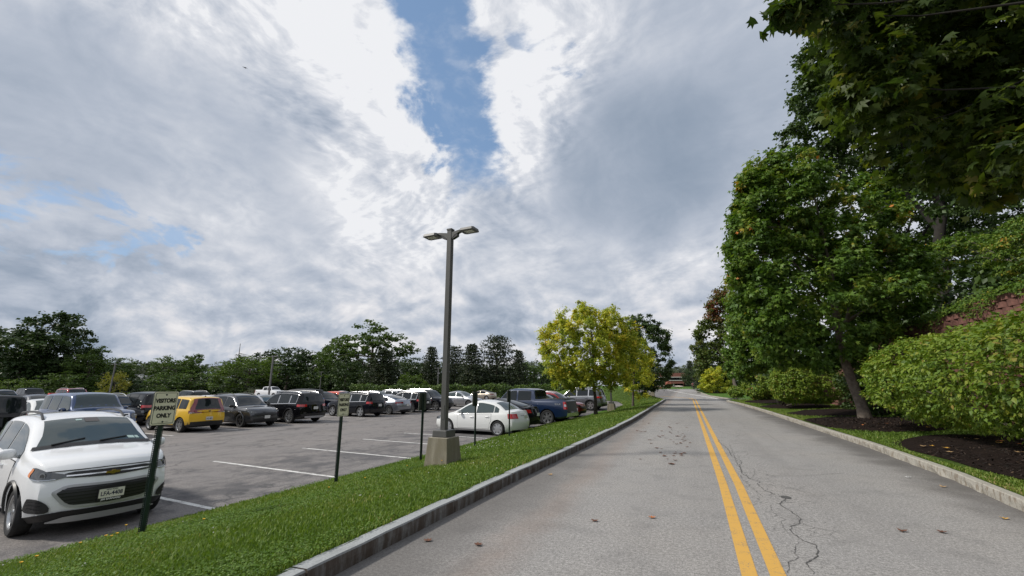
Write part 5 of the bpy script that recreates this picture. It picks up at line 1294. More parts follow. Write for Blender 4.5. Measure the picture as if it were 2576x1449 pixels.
for i, (key, mk, u, vt, dep, w, lab) in enumerate([
    ('open', 'dark', 40, 778, 96, 300, 'tall dark spreading tree at the far left of the lot'),
    ('open', 'dark', 150, 818, 100, 170, 'dark flat topped tree right of the tallest left tree'),
    ('mass', 'dark', 60, 880, 104, 260, 'dark undergrowth tree beneath the tall left trees'),
    ('tall', 'mid', 215, 868, 98, 130, 'mid green tree at the right foot of the dark left trees'),
    ('round', 'mid', 268, 893, 106, 130, 'mid green round tree above the yellow shrub tree'),
    ('mass', 'mid', 170, 930, 92, 190, 'low olive green tree in front of the dark left trees'),
    ('shrub', 'light', 20, 950, 82, 120, 'pale green shrub behind the leftmost cars'),
    ('shrub', 'yellow', 288, 930, 78, 92, 'yellow green shrub tree behind the leaning lamp post'),
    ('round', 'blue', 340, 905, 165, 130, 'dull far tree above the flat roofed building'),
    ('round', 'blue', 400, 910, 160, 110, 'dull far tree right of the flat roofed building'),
    ('round', 'mid', 438, 890, 112, 130, 'mid green tree with a leafy peak right of the flat building'),
    ('open', 'mid', 470, 889, 116, 80, 'thin branching treetop over the mid green tree'),
    ('mass', 'mid', 480, 928, 106, 210, 'broad mid green tree behind the yellow hatchback'),
    ('snag', 'grey', 590, 862, 135, 130, 'sparse grey tree with a bare dead top'),
    ('round', 'light', 622, 892, 98, 170, 'bright green tree left of the second lamp post'),
    ('round', 'dark', 700, 864, 112, 150, 'dark tree crossed by the lamp post over the white pickup'),
    ('round', 'dark', 785, 873, 116, 140, 'dark tree between the two rear lamp posts'),
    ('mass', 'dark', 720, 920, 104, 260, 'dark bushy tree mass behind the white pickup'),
    ('round', 'mid', 838, 836, 108, 110, 'green tree at the left shoulder of the tallest tree'),
    ('tall', 'mid', 932, 795, 106, 220, 'tallest broad tree in the middle of the rear treeline'),
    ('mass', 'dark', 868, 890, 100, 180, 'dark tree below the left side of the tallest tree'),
    ('pine', 'pine', 962, 880, 92, 110, 'dull pine in front of the tallest tree'),
    ('round', 'dark', 1022, 893, 100, 130, 'dark round tree right of the tallest tree'),
    ('shrub', 'light', 1038, 935, 90, 90, 'light green low tree just left of the big lamp post'),
    ('pine', 'pine', 1083, 873, 96, 62, 'dark pine just left of the big lamp post'),
    ('pine_round', 'pine', 1142, 872, 98, 60, 'open dark pine just right of the big lamp post'),
    ('pine', 'pine', 1186, 866, 94, 80, 'dense dark pine between two open pines'),
    ('pine_round', 'pine', 1250, 846, 98, 92, 'largest round headed pine left of the yellow tree'),
    ('pine', 'pine', 1306, 882, 96, 54, 'small pine right of the round headed pine'),
    ('mass', 'pine', 1230, 926, 100, 230, 'dark evergreen mass beneath the pines'),
    ('round', 'mid', 1345, 906, 104, 120, 'green tree at the left edge of the yellow tree'),
    ('mass', 'mid', 1440, 915, 112, 180, 'green tree seen under the yellow tree'),
    ('mass', 'dark', 1100, 925, 104, 200, 'dark bushes behind the big lamp post')]):
    bg_tree(key, mk, u, vt, dep, w, lab, seed=i)
def far_wood(name, u0, u1, dep, vt, n, mk, label, seed, kind='stuff', vb=985):
    """a far-off wood that reads as one mass"""
    rng = np.random.default_rng(seed); us = rng.uniform(u0, u1, n); P = []; 
    for u in us:
        p = at(u, 972, dep*rng.uniform(.95, 1.1)); top = float(at(u, vt+rng.normal(0, 3)+5*math.sin(u/37), dep)[2]); P.append((p[0], p[1], -1+(top+1)*rng.uniform(0, 1)**.6))
    P = np.array(P); out = np.tile(np.array([SY, -CY, .3]), (n, 1)); V, Fc = leaves(rng, P, out, dep*.0065, T_FOLD)
    o = np_mesh(name, V, Fc, BG[mk], None, {'var': np.repeat(np.clip(rng.normal(.5, .2, n), 0, 1), 4)}); o['kind'] = kind; o['label'] = label; o['category'] = 'wood'
    return o
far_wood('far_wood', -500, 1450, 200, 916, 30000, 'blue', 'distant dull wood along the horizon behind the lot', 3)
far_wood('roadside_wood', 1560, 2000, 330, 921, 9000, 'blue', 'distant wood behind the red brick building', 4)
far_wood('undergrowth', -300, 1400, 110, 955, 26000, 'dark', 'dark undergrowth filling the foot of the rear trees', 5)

# clipped hedge along the back of the lot
def hedge(name, label, a, b, w, h, n, m, seed, size, cat='hedge'):
    rng = np.random.default_rng(seed); a = np.array(a, float); b = np.array(b, float); root = thing(name, label, cat, (a[0], a[1], float(ground_z(*a))))
    L_ = np.linalg.norm(b-a); d = (b-a)/L_; nn = np.array([-d[1], d[0]])
    s = rng.uniform(0, L_, n); t = rng.uniform(-1, 1, n); q = rng.uniform(0, 1, n)
    face = rng.uniform(0, 1, n); hh = h*(1+.07*np.sin(s*.8)+.06*np.sin(s*2.3+1)); z = np.where(face < .4, hh, q*hh); tt = np.where(face < .4, t, np.where(face < .9, np.sign(np.cross(np.append(d, 0), np.array([0, 0, 1.]))[1]*1)*-1.0, 1))*w/2
    tt = np.where(face < .4, t*w/2, np.where(rng.uniform(0, 1, n) < .5, w/2, -w/2))+rng.normal(0, .08, n)
    P = np.stack([d[0]*s+nn[0]*tt, d[1]*s+nn[1]*tt, z+rng.normal(0, .07, n)+np.where(rng.uniform(0, 1, n) < .06, rng.uniform(0, .35, n), 0)], 1)
    out = np.stack([nn[0]*np.sign(tt), nn[1]*np.sign(tt), np.where(face < .4, 1.0, .3)], 1); out /= np.linalg.norm(out, axis=1, keepdims=True)
    V, Fc = leaves(rng, P, out, size, T_FOLD, jit=.6); np_mesh('foliage', V, Fc, m, root, {'var': np.repeat(np.clip(rng.normal(.45, .2, n)+.15*np.sin(s*1.3), 0, 1), 4)})
    return root
hedge('hedge', 'long clipped dark green hedge along the back of the lot', gnd(885, 1000.5, LOT)[:2], gnd(1395, 1001.5, LOT)[:2], 2.2, 2.15, 9000, BG['mid'], 7, .36)
bg_tree('shrub', 'grey', 638, 974, 84, 52, 'rounded olive shrub left of the white pickup', name='round_shrub', cat='shrub', seed=3, group=None)
bg_tree('shrub', 'light', 1585, 968, 75, 60, 'loose green shrub under the yellow tree beside the hedge', name='shrub', cat='shrub', seed=5, group=None)

# --- the verge maples on the left of the road
bpos = (-5.84, 30.5, float(grass_z(-5.84, 30.5)))
tree('yellow_maple', 'maple with yellowing leaves in front of the hedge on the left verge', 'tree', bpos,
     [lp(1470, 870, 105, 100, 29.3, 1, 0), lp(1410, 905, 58, 62, 28.6, 1, .05), lp(1540, 895, 70, 82, 29.6, 1, .0), lp(1482, 812, 88, 50, 29.3, 1, .10), lp(1402, 850, 44, 50, 29, 1, .15), lp(1440, 955, 66, 28, 28.6, 1, -.05), lp(1552, 842, 56, 55, 29.5, 1, .05)],
     42000, 560, .27, .135, T_STAR, ML_YEL, M_BARK, 21, trunk_r=.125, top=at(1487, 830, 29.3), group='maples on the left verge', vstd=.22, hollow=.28, flat=1.0, limbs=16, up=.5)
bpos = gnd(1592, 1019, .02)
tree('yellow_maple', 'smaller yellowing maple right behind the first one', 'tree', (bpos[0], bpos[1], float(grass_z(bpos[0], bpos[1]))),
     [lp(1600, 930, 44, 66, 36, 1, .08), lp(1575, 880, 32, 42, 36, 1, .12), lp(1618, 900, 26, 40, 36, 1, .05)], 9000, 110, .30, .14, T_STAR, ML_YEL, M_BARK, 22, trunk_r=.10, top=at(1596, 880, 36), group='maples on the left verge', vstd=.2, flat=1.0)
bpos = gnd(1624, 1005, 0)
tree('green_maple', 'dark green maple at the tip of the left verge', 'tree', (bpos[0], bpos[1], float(grass_z(bpos[0], bpos[1]))),
     [lp(1628, 880, 56, 84, 48, 1, 0), lp(1652, 905, 42, 70, 48, 1, 0), lp(1612, 832, 44, 40, 48, 1, .05), lp(1645, 850, 34, 44, 48, 1, 0), lp(1630, 950, 52, 34, 48, 1, -.1), lp(1590, 900, 40, 60, 48, 1, 0)], 24000, 240, .42, .20, T_FOLD, ML_DARK, M_BARK, 23, trunk_r=.20, top=at(1624, 850, 48), group='maples on the left verge')

# ------------------------------------------------------------------ right bank: wall, hill, beds, bushes and maples
WX, WY0, WY1 = 8.7, 3.0, 47.0
def wall_top(y): return float(np.interp(y, [0, 16, 22, 28, 40, 48], [4.45, 4.25, 4.0, 3.75, 3.1, 2.6]))
def make_wall():
    root = thing('retaining_wall', 'dusky red split block retaining wall behind the big bush', 'wall', (WX, 0, 0))
    bw, bh = .455, .203; rng = random.Random(5); cand = []; small = MB()
    shapes = []
    for k in range(6):                                               # split faced blocks, three facets wide
        mb = MB(); a = [rng.uniform(.0, .018) for _ in range(6)]; w, h = bw/2-.005, bh/2-.004
        V = [(.30, -w, -h), (.30, w, -h), (.30, w, h), (.30, -w, h), (-.0, -w, -h), (-.055-a[0], -w*.40, -h+a[1]), (-.055-a[2], w*.40, -h+a[1]), (-.0, w, -h), (-.0, -w, h), (-.05-a[3], -w*.40, h-a[4]), (-.05-a[5], w*.40, h-a[4]), (-.0, w, h)]
        mb.add(V, [(4, 5, 9, 8), (5, 6, 10, 9), (6, 7, 11, 10), (8, 9, 10, 11, 2, 3), (4, 0, 1, 7, 6, 5), (0, 4, 8, 3), (7, 1, 2, 11)]); shapes.append(mb)
    meshes = [s.mesh('brick', [M_BLOCK]) for s in shapes]
    y = WY0; cols = int((WY1-WY0)/bw)
    for r in range(22):
        z = .30+bh*(r+.5)
        for c in range(cols):
            y = WY0+bw*(c+.5*(r % 2)); 
            if z+bh/2 > wall_top(round(y/1.8)*1.8)+.02: continue
            u, v, d = proj(WX, y, z); vis = ((2140 < u < 2290 and 835 < v < 930) or (2290 < u < 2600 and 700 < v < 850))
            cand.append((0 if vis else 1, d if d > 0 else 999, y, z, rng.randrange(6), rng.uniform(-.006, .006)))
    cand.sort(key=lambda q: (q[0], q[1]))
    for i, (vis, d, y, z, k, dx) in enumerate(cand):
        off = (dx+.018*(z/bh)*.35, y, z)
        if i < 300:
            o = link(bpy.data.objects.new('brick', meshes[k]), root); o.location = off
        else:
            s = shapes[k]; small.add([(p[0]+off[0], p[1]+off[1], p[2]+off[2]) for p in s.v], s.f)
    o = small.obj('brickwork', M_BLOCK, root); o['kind'] = 'stuff'
    bk = MB(); bk.grid([[(.22, y, -.2), (.22, y, wall_top(y)-.05)] for y in np.linspace(WY0, WY1, 24)]); bk.obj('backing', M_SOIL, root)
M_BLOCK = simple('split_block', (.175, .082, .066), .95, var=.35, vscale=5, bump=.9, bscale=32)
make_wall()
def hill_z(x, y):
    x = np.asarray(x, float); y = np.asarray(y, float)
    w = np.interp(y, [-20, 0, 16, 22, 28, 40, 48, 58, 75], [4.5, 4.4, 4.15, 3.9, 3.65, 3.0, 2.4, .6, .2])
    return w+np.maximum(0, x-9)*.42*np.interp(y, [40, 75], [1, .35])+np.minimum(np.maximum(0, x-9), 30)*.03
hx = np.concatenate([np.linspace(8.95, 20, 14), np.linspace(23, 70, 12)]); hill = sheet('hillside', hx, np.linspace(-25, 90, 50), hill_z, M_SOIL)

def bed(label, cx, cy, rx, ry, seed, h=.10):
    rng = np.random.default_rng(seed); mb = MB(); n = 30; g = []
    ang = np.linspace(0, 2*math.pi, n+1); wob = 1+.06*np.sin(ang*3+seed)+.04*np.sin(ang*7+2*seed); wob[-1] = wob[0]
    for q in np.linspace(0.01, 1, 10):
        row = []
        for a, w in zip(ang, wob):
            x = min(cx+rx*q*w*math.cos(a), 8.85); y = cy+ry*q*w*math.sin(a); x = max(x, float(xk(KR, min(y, 51)))+.20)
            row.append((x, y, float(right_z(x, y))+.014+h*(1-q**3)+(rng.normal(0, .012) if q < .97 else 0)))
        row[-1] = row[0]; g.append(row)
    mb.grid(g); o = mb.obj('mulch_bed', M_MULCH, smooth=60); o['kind'] = 'structure'; return o
for k, (cx, cy, rx, ry) in enumerate([(6.9, 11.2, 2.55, 4.6), (6.1, 19.9, 2.0, 3.3), (6.9, 26.2, 2.2, 2.6), (6.4, 33.6, 1.9, 3.2), (6.3, 42.5, 1.7, 4.0)]): bed('', cx, cy, rx, ry, k+1)
def bed_far(u, v, rx, ry, k):
    p = gnd(u, v, .25); mb = MB(); z0 = .155+float(zr(p[1]))
    mb.grid([[(p[0]+rx*q*math.cos(a), p[1]+ry*q*math.sin(a), z0+.02*max(0, p[0]+rx*q*math.cos(a)-6)+.10*(1-q*q)) for a in np.linspace(0, 2*math.pi, 21)] for q in np.linspace(.01, 1, 5)]); o = mb.obj('mulch_bed', M_MULCH, smooth=60); o['kind'] = 'structure'
bed_far(1801, 989, 2.0, 6, 1); bed_far(1770, 984, 2.0, 9, 2)

# mulch chips and short turf blades --------------------------------------------------
def chips(rng, n, fx):
    P = fx(rng, n); V0 = np.array([(-.5, -.15, 0), (.5, -.12, 0), (.45, .15, .03), (-.4, .13, .02)]); T = np.array([(0, 1, 2), (0, 2, 3)])
    a = rng.uniform(0, 6.28, n); s = rng.uniform(.03, .09, n); ca, sa = np.cos(a), np.sin(a); tl = rng.normal(0, .35, n)
    V = np.stack([(V0[:, 0]*ca[:, None]-V0[:, 1]*sa[:, None])*s[:, None]+P[:, 0, None], (V0[:, 0]*sa[:, None]+V0[:, 1]*ca[:, None])*s[:, None]+P[:, 1, None], (V0[:, 2]+V0[:, 0]*tl[:, None])*s[:, None]+P[:, 2, None]], 2)
    return V.reshape(-1, 3), (T[None]+(np.arange(n)*4)[:, None, None]).reshape(-1, 3)
ML_CHIP = leaf_mat('mulch_chip', [(0, (.008, .006, .005)), (.6, (.023, .015, .012)), (.86, (.055, .037, .028)), (1, (.11, .07, .04))], .0, .9)
rngc = np.random.default_rng(31)
def chip_pts(rng, n):
    c = [(6.9, 11.2, 2.4, 4.4), (6.1, 19.9, 1.9, 3.1)]; k = rng.integers(0, 2, n); q = np.sqrt(rng.uniform(0, 1, n)); a = rng.uniform(0, 6.28, n); c = np.array(c)[k]
    x = c[:, 0]+c[:, 2]*q*np.cos(a); y = c[:, 1]+c[:, 3]*q*np.sin(a); x = np.clip(x, xk(KR, y)+.25, 8.7)
    return np.stack([x, y, right_z(x, y)+.02+.10*(1-q**3)], 1)
V, T_ = chips(rngc, 12000, chip_pts); mc = np_mesh('mulch_chips', V, T_, ML_CHIP, None, {'var': np.repeat(rngc.uniform(0, 1, 12000), 4)}); mc['kind'] = 'stuff'; mc['label'] = 'dark shredded bark mulch under the bushes'; mc['category'] = 'mulch'

def blades(name, label, rng, P, dist, m, hmin=.020, hmax=.052, wk=1.0, flat=False):
    n = len(P); a = rng.uniform(0, 2*math.pi, n); h = rng.uniform(hmin, hmax, n)*(1+.004*dist); w = (.0028+.00060*dist)*wk*rng.uniform(.7, 1.3, n); bend = rng.uniform(.1, 1.0, n)*h*(2.0 if flat else 1)
    dx, dy = np.cos(a), np.sin(a); bx, by = np.cos(a+1.57+rng.normal(0, .6, n)), np.sin(a+1.57+rng.normal(0, .6, n))
    p0 = P-np.stack([dx*w, dy*w, .01+0*w], 1); p1 = P+np.stack([dx*w, dy*w, -.01+0*w], 1)
    pm0 = P+np.stack([bx*bend*.35-dx*w*.8, by*bend*.35-dy*w*.8, h*.6], 1); pm1 = P+np.stack([bx*bend*.35+dx*w*.8, by*bend*.35+dy*w*.8, h*.6], 1); pt = P+np.stack([bx*bend, by*bend, h], 1)
    V = np.stack([p0, p1, pm1, pm0, pt], 1).reshape(-1, 3); T = np.array([(0, 1, 2), (0, 2, 3), (3, 2, 4)])
    Fc = (T[None]+(np.arange(n)*5)[:, None, None]).reshape(-1, 3)
    patch = .5*np.sin(P[:, 0]*1.9+P[:, 1]*.7)*np.sin(P[:, 1]*1.1-P[:, 0]*.4)+.5*np.sin(P[:, 0]*.6-P[:, 1]*.35+1)
    kd = np.exp(-np.abs(P[:, 0]-np.where(P[:, 0] < 1, xk(KL, P[:, 1])-.16, xk(KR, P[:, 1])+.16))/.22); dry = np.clip(np.sin(P[:, 0]*2.7+3*np.sin(P[:, 1]*.9))*np.sin(P[:, 1]*1.9+2*np.sin(P[:, 0]*1.3))-.55, 0, 1)
    var = np.clip(.43+.16*patch+rng.normal(0, .17, n)+.34*kd*rng.uniform(0, 1, n)+.5*dry*rng.uniform(0, 1, n), 0, 1)
    o = np_mesh(name, V, Fc, m, None, {'var': np.repeat(var, 5)}); o['kind'] = 'stuff'; o['label'] = label; o['category'] = 'grass'; return o
ML_GRASS = leaf_mat('grass_blade', [(0, (0.077, 0.144, 0.018)), (.4, (0.135, 0.218, 0.030)), (.75, (0.206, 0.270, 0.048)), (.93, (0.283, 0.287, 0.081)), (1, (0.438, 0.345, 0.172))], .30, .55)
def left_pts(rng, n, y0=1.2, y1=62, pw=1.55):
    u = rng.uniform(0, 1, n); y = (y0**(1-pw)+u*(y1**(1-pw)-y0**(1-pw)))**(1/(1-pw))
    a = xk(KL, y)-.165; b = xedge(y)-.05; t = rng.uniform(0, 1, n); x = a+(b-a)*t
    return np.stack([x, y, grass_z(x, y)], 1)
rg = np.random.default_rng(41)
P = left_pts(rg, 158000); d_ = np.hypot(P[:, 0], P[:, 1]); blades('grass', 'short green grass on the left verge', rg, P, d_, ML_GRASS)
def right_pts(rng, n):
    u = rng.uniform(0, 1, n); pw = 1.5; y = (5.0**(1-pw)+u*(50.0**(1-pw)-5.0**(1-pw)))**(1/(1-pw)); a = xk(KR, y)+.165; x = a+(8.6-a)*rng.uniform(0, 1, n)**1.5
    k = np.ones(n, bool)
    for cx, cy, rx, ry in [(6.9, 11.2, 2.55, 4.6), (6.1, 19.9, 2.0, 3.3), (6.9, 26.2, 2.2, 2.6), (6.4, 33.6, 1.9, 3.2), (6.3, 42.5, 1.7, 4.0)]: k &= (((x-cx)/rx)**2+((y-cy)/ry)**2) > 1.02
    x, y = x[k], y[k]; return np.stack([x, y, right_z(x, y)], 1)
P = right_pts(rg, 60000); blades('grass', 'short green grass along the right kerb', rg, P, np.hypot(P[:, 0], P[:, 1]), ML_GRASS)
# clover patches near the camera
P = left_pts(rg, 60000, 1.2, 12, 1.4); k = (np.sin(P[:, 0]*2.1+1)+np.sin(P[:, 1]*1.7-P[:, 0])+rg.normal(0, .5, len(P))) > .25; P = P[k]; P[:, 2] += rg.uniform(.02, .06, len(P))
V, Fc = leaves(rg, P, rg.normal(0, .3, (len(P), 3))+np.array([0, 0, 1]), .020+.0012*np.hypot(P[:, 0], P[:, 1]), T_FOLD, up=1.0, jit=.35, droop=0)
o = np_mesh('clover', V, Fc, leaf_mat('clover_leaf', [(0, (0.070, 0.144, 0.017)), (.5, (0.120, 0.213, 0.025)), (1, (0.177, 0.259, 0.040))], .3), None, {'var': np.repeat(np.clip(rg.normal(.5, .22, len(P)), 0, 1), 4)}); o['kind'] = 'stuff'; o['label'] = 'broad leaved clover growing in the near left verge'; o['category'] = 'clover'
# white clover heads
P = left_pts(rg, 1500, 2.2, 22, 1.2); k = (np.hypot(P[:, 0]+4.6, P[:, 1]-13) < 2.0) | (rg.uniform(0, 1, len(P)) < .03); P = P[k][:110]; mb = MB()
for p in P:
    r_ = .007+.0004*math.hypot(p[0], p[1]); z = p[2]+rg.uniform(.04, .07); mb.add([(p[0]+r_, p[1], z), (p[0], p[1]+r_, z), (p[0]-r_, p[1], z), (p[0], p[1]-r_, z), (p[0], p[1], z+r_), (p[0], p[1], z-r_)], [(0, 1, 4), (1, 2, 4), (2, 3, 4), (3, 0, 4), (1, 0, 5), (2, 1, 5), (3, 2, 5), (0, 3, 5)])
o = mb.obj('clover_flowers', simple('clover_white', (.62, .62, .55), .7)); o['kind'] = 'stuff'; o['label'] = 'tiny white clover heads dotted over the left verge'; o['category'] = 'flowers'
M_DAND = simple('dandelion_yellow', (.75, .42, .02), .6); M_STALK = simple('stalk_green', (.09, .13, .03), .6)
for i, (u, v) in enumerate([(278, 1336), (291, 1338), (268, 1352), (326, 1300), (207, 1345), (503, 1388-50), (1022, 1230-28), (918, 1246), (60, 1418), (92, 1400), (820, 1265), (1110, 1207)]):
    p = gnd(u, v, -.25); p = np.array([p[0], p[1]]); z = float(grass_z(p[0], p[1])) if p[0] > xedge(p[1]) else LOT
    rt = thing('dandelion', ['yellow dandelion in the clump beside the first sign post', 'yellow dandelion in the left verge'][0 if i < 4 else 1], 'flower', (p[0], p[1], z), i*1.3, 'dandelions in the verge'); hh = .09+.015*(i % 4)
    mb = MB(); mb.tube([(0, 0, 0), (.01, .0, hh*.5), (.02, .01, hh)], .003, 5); mb.obj('stalk', M_STALK, rt)
    mb = MB(); n = 12; mb.add([(.02, .01, hh+.004)]+[(.02+.016*math.cos(2*math.pi*k/n), .01+.016*math.sin(2*math.pi*k/n), hh+.010) for k in range(n)]+[(.02, .01, hh-.008)], [(0, 1+k, 1+(k+1) % n) for k in range(n)]+[(n+1, 1+(k+1) % n, 1+k) for k in range(n)]); mb.obj('flower_head', M_DAND, rt)

# fallen leaves -----------------------------------------------------------------------
def fallen(x, y, z, s, m, label, grp, seed):
    r_ = random.Random(seed); V0, F0 = T_MAPLE; mb = MB(); cu = r_.uniform(.2, .55)
    mb.add([(v[0]*s-.5*s, v[1]*s, .004+cu*s*(v[1]**2+.35*(v[0]-.5)**2)+r_.uniform(0, .006)) for v in V0], [tuple(f) for f in F0]); o = mb.obj('fallen_leaf', m); o.location = (x, y, z); o.rotation_euler = (0, 0, r_.uniform(0, 6.28)); tag(o, label, 'leaf', grp); return o
M_LBROWN = simple('dry_leaf', (.13, .055, .03), .8, var=.4, vscale=30); M_LTAN = simple('tan_leaf', (.42, .27, .13), .8, var=.2, vscale=30); M_LYEL = simple('yellow_leaf', (.62, .34, .05), .7); M_LORG = simple('orange_leaf', (.45, .15, .04), .7)
rl = random.Random(77)
for i in range(64):                                                  # the band of curled leaves in the left lane
    v = rl.choice([1062, 1080, 1090, 1095, 1100, 1110, 1120, 1135, 1150, 1165])+rl.uniform(-9, 9); u = rl.uniform(1600, 1735) if i % 3 else rl.uniform(1650, 1720)
    p = gnd(u, v); fallen(p[0], p[1], .004, rl.uniform(.06, .12), M_LBROWN, 'curled brown leaf on the left lane of the road', 'brown leaves on the road', i)
for i, (u, v, m, lab) in enumerate([(1076, 1361, M_LBROWN, 'brown leaf beside the near left kerb stone'), (1205, 1372, M_LBROWN, 'dark curled leaf near the left kerb, nearer the camera'), (1495, 1312, M_LBROWN, 'brown leaf lying alone in the left lane'), (2527, 1306, M_LYEL, 'yellow maple leaf on the road at the right kerb'),
      (2372, 1226, M_LTAN, 'tan leaf in the gutter under the right kerb joint'), (2370, 1340, M_LBROWN, 'dark leaf in the right lane'), (2270, 1338, M_LBROWN, 'dark leaf in the right lane left of another'), (1342, 1150, M_LTAN, 'pale leaf by the left kerb'), (1355, 1175, M_LTAN, 'pale leaf by the left kerb, second of three'), (1385, 1195, M_LTAN, 'pale leaf by the left kerb, third of three'), (2285, 1202, M_WHITEPL, 'white paper scrap on the right lane'), (1640, 1303, M_LORG, 'orange leaf in the middle of the left lane')]):
    p = gnd(u, v); fallen(p[0], p[1], .004, .085, m, lab, None, 100+i)
for i in range(34):
    x = rl.uniform(4.6, 7.5); y = rl.uniform(7.5, 22); x = max(x, float(xk(KR, y))+.3); z = float(right_z(x, y))
    d = min(((x-6.9)/2.55)**2+((y-11.2)/4.6)**2, ((x-6.1)/2)**2+((y-19.9)/3.3)**2); z += .06+(.10*max(0, 1-d))
    fallen(x, y, z, rl.uniform(.08, .13), [M_LTAN, M_LORG, M_LTAN, M_LYEL][i % 4], ['tan leaf lying on the right bank', 'orange leaf lying on the right bank', 'tan leaf lying on the right bank', 'yellow leaf lying on the right bank'][i % 4], 'fallen leaves on the right bank', 200+i)

# bushes ------------------------------------------------------------------------------
def bush(name, label, base, lobes, n, size, seed, m, stems=7, single=0, T=T_OVATE, group=None, hollow=.80, sm=None, nc=None, cr=.20, vstd=.2, zmin=None):
    rng = np.random.default_rng(seed); base = np.array(base, float); root = thing(name, label, 'bush', tuple(base), 0, group)
    L = [(np.array(c, float)-base, r, w, cs) for c, r, w, cs in lobes]
    pts, out, var, C = lobe_points(rng, L, n, nc or n//22, cr, .55, hollow, vstd, rough=(.92, 1.05), zmin=zmin)
    if single:                                                       # the leaves that show largest are objects of their own
        d = np.linalg.norm(pts+base-np.array([0, 0, EYE]), axis=1); uvs = np.array([proj(*(p+base)) for p in pts]); ok = (uvs[:, 0] > 2100) & (uvs[:, 0] < 2576) & (uvs[:, 1] > 0) & (uvs[:, 1] < 1449)
        sc = np.where(ok, d, 1e9); pick = np.argsort(sc)[:single]; keep = np.ones(n, bool); keep[pick] = False
        V0, F0 = T; me = bpy.data.meshes.new('leaf'); me.from_pydata([tuple(v) for v in V0], [], [tuple(int(q) for q in f) for f in F0]); me.materials.append(sm)
        for i in pick:
            nr = Vector(out[i]*.45)+Vector((0, 0, .6))+Vector(rng.normal(0, .4, 3)); nr.normalize(); tp = Vector(out[i])*.8+Vector(rng.normal(0, .6, 3))-Vector((0, 0, .35)); tp = (tp-nr*tp.dot(nr)).normalized(); b = nr.cross(tp); s = size*rng.uniform(.8, 1.3)
            o = link(bpy.data.objects.new('leaf', me), root); o.matrix_local = Matrix(((tp.x*s, b.x*s, nr.x*s, pts[i][0]), (tp.y*s, b.y*s, nr.y*s, pts[i][1]), (tp.z*s, b.z*s, nr.z*s, pts[i][2]), (0, 0, 0, 1)))
        pts, out, var = pts[keep], out[keep], var[keep]
    V, Fc = leaves(rng, pts, out, size, T, jit=.38, droop=.45)
    fo = np_mesh('foliage', V, Fc, m, root, {'var': np.repeat(var, len(T[0]))}); fo['kind'] = 'stuff'
    mb = MB()
    for i in range(stems):
        c = Vector(C[rng.integers(0, len(C))]); b = Vector((rng.normal(0, .12), rng.normal(0, .12), -.1)); mid = b.lerp(c, .4)+Vector((0, 0, .15)); mb.tube([b, mid, b.lerp(c, .8)], [.05, .03, .01], 6)
    mb.obj('stems', M_BARK, root, smooth=60)
    return root
# dense twiggy heart of the bush
bush('big_bush', 'large broad rounded bush with lime green leaves at the right edge', (6.9, 12.0, float(right_z(6.9, 12.0))),
     [((6.75, 12.6, 1.74), (1.85, 3.8, 1.24), 1, 0), ((6.8, 10.2, 1.86), (1.95, 2.6, 1.30), 1, .05), ((6.7, 15.6, 1.72), (1.80, 2.8, 1.22), 1, .02), ((7.1, 8.0, 1.85), (1.8, 2.2, 1.25), 1, 0)], 46000, .103, 51, ML_BUSH, 14, single=300, sm=ML_BUSHO, nc=3600, cr=.16, hollow=.86, vstd=.2)
p = gnd(1972, 1022, .25)
bush('round_bush', 'wide clipped yellow green bush on a short trunk under the maple', (p[0], p[1], .25), [lp(2000, 965, 56, 47, 25.5, 1, .08), lp(2055, 968, 56, 45, 25.5, 1, .0), lp(1968, 966, 28, 40, 25.5, 1, .1)], 15000, .12, 52, ML_BUSH, 9, nc=1000, cr=.14, hollow=.85)
p = gnd(1908, 1005, .25)
bush('round_bush', 'small clipped ball shaped bush left of the wide one', (p[0], p[1], .25), [lp(1905, 973, 33, 31, 38, 1, .08), lp(1925, 978, 20, 26, 38, 1, 0)], 7000, .15, 53, ML_BUSH, 6, nc=500, cr=.16, hollow=.85)
p = gnd(1851, 1001, .3)
bush('small_bush', 'little yellow green bush on a thin trunk near the driveway', (p[0], p[1], .3), [lp(1852, 985, 18, 13, 45, 1, .05)], 2200, .19, 54, ML_BUSH, 4, nc=160, cr=.2)
# dark understorey between the bushes and the wall
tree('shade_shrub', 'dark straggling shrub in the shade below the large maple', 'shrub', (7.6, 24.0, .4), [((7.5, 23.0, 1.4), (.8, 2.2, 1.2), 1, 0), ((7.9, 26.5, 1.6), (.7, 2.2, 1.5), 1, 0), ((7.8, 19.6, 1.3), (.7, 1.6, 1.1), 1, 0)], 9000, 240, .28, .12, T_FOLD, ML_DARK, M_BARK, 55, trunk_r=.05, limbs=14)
tree('shade_shrub', 'dark shrub behind the clipped ball bush', 'shrub', (7.6, 38.0, .4), [((7.4, 38, 1.6), (.9, 3.6, 1.5), 1, 0), ((7.6, 45, 1.6), (1.0, 3.5, 1.6), 1, 0)], 7000, 200, .32, .17, T_FOLD, ML_DARK, M_BARK, 56, trunk_r=.05, limbs=12)

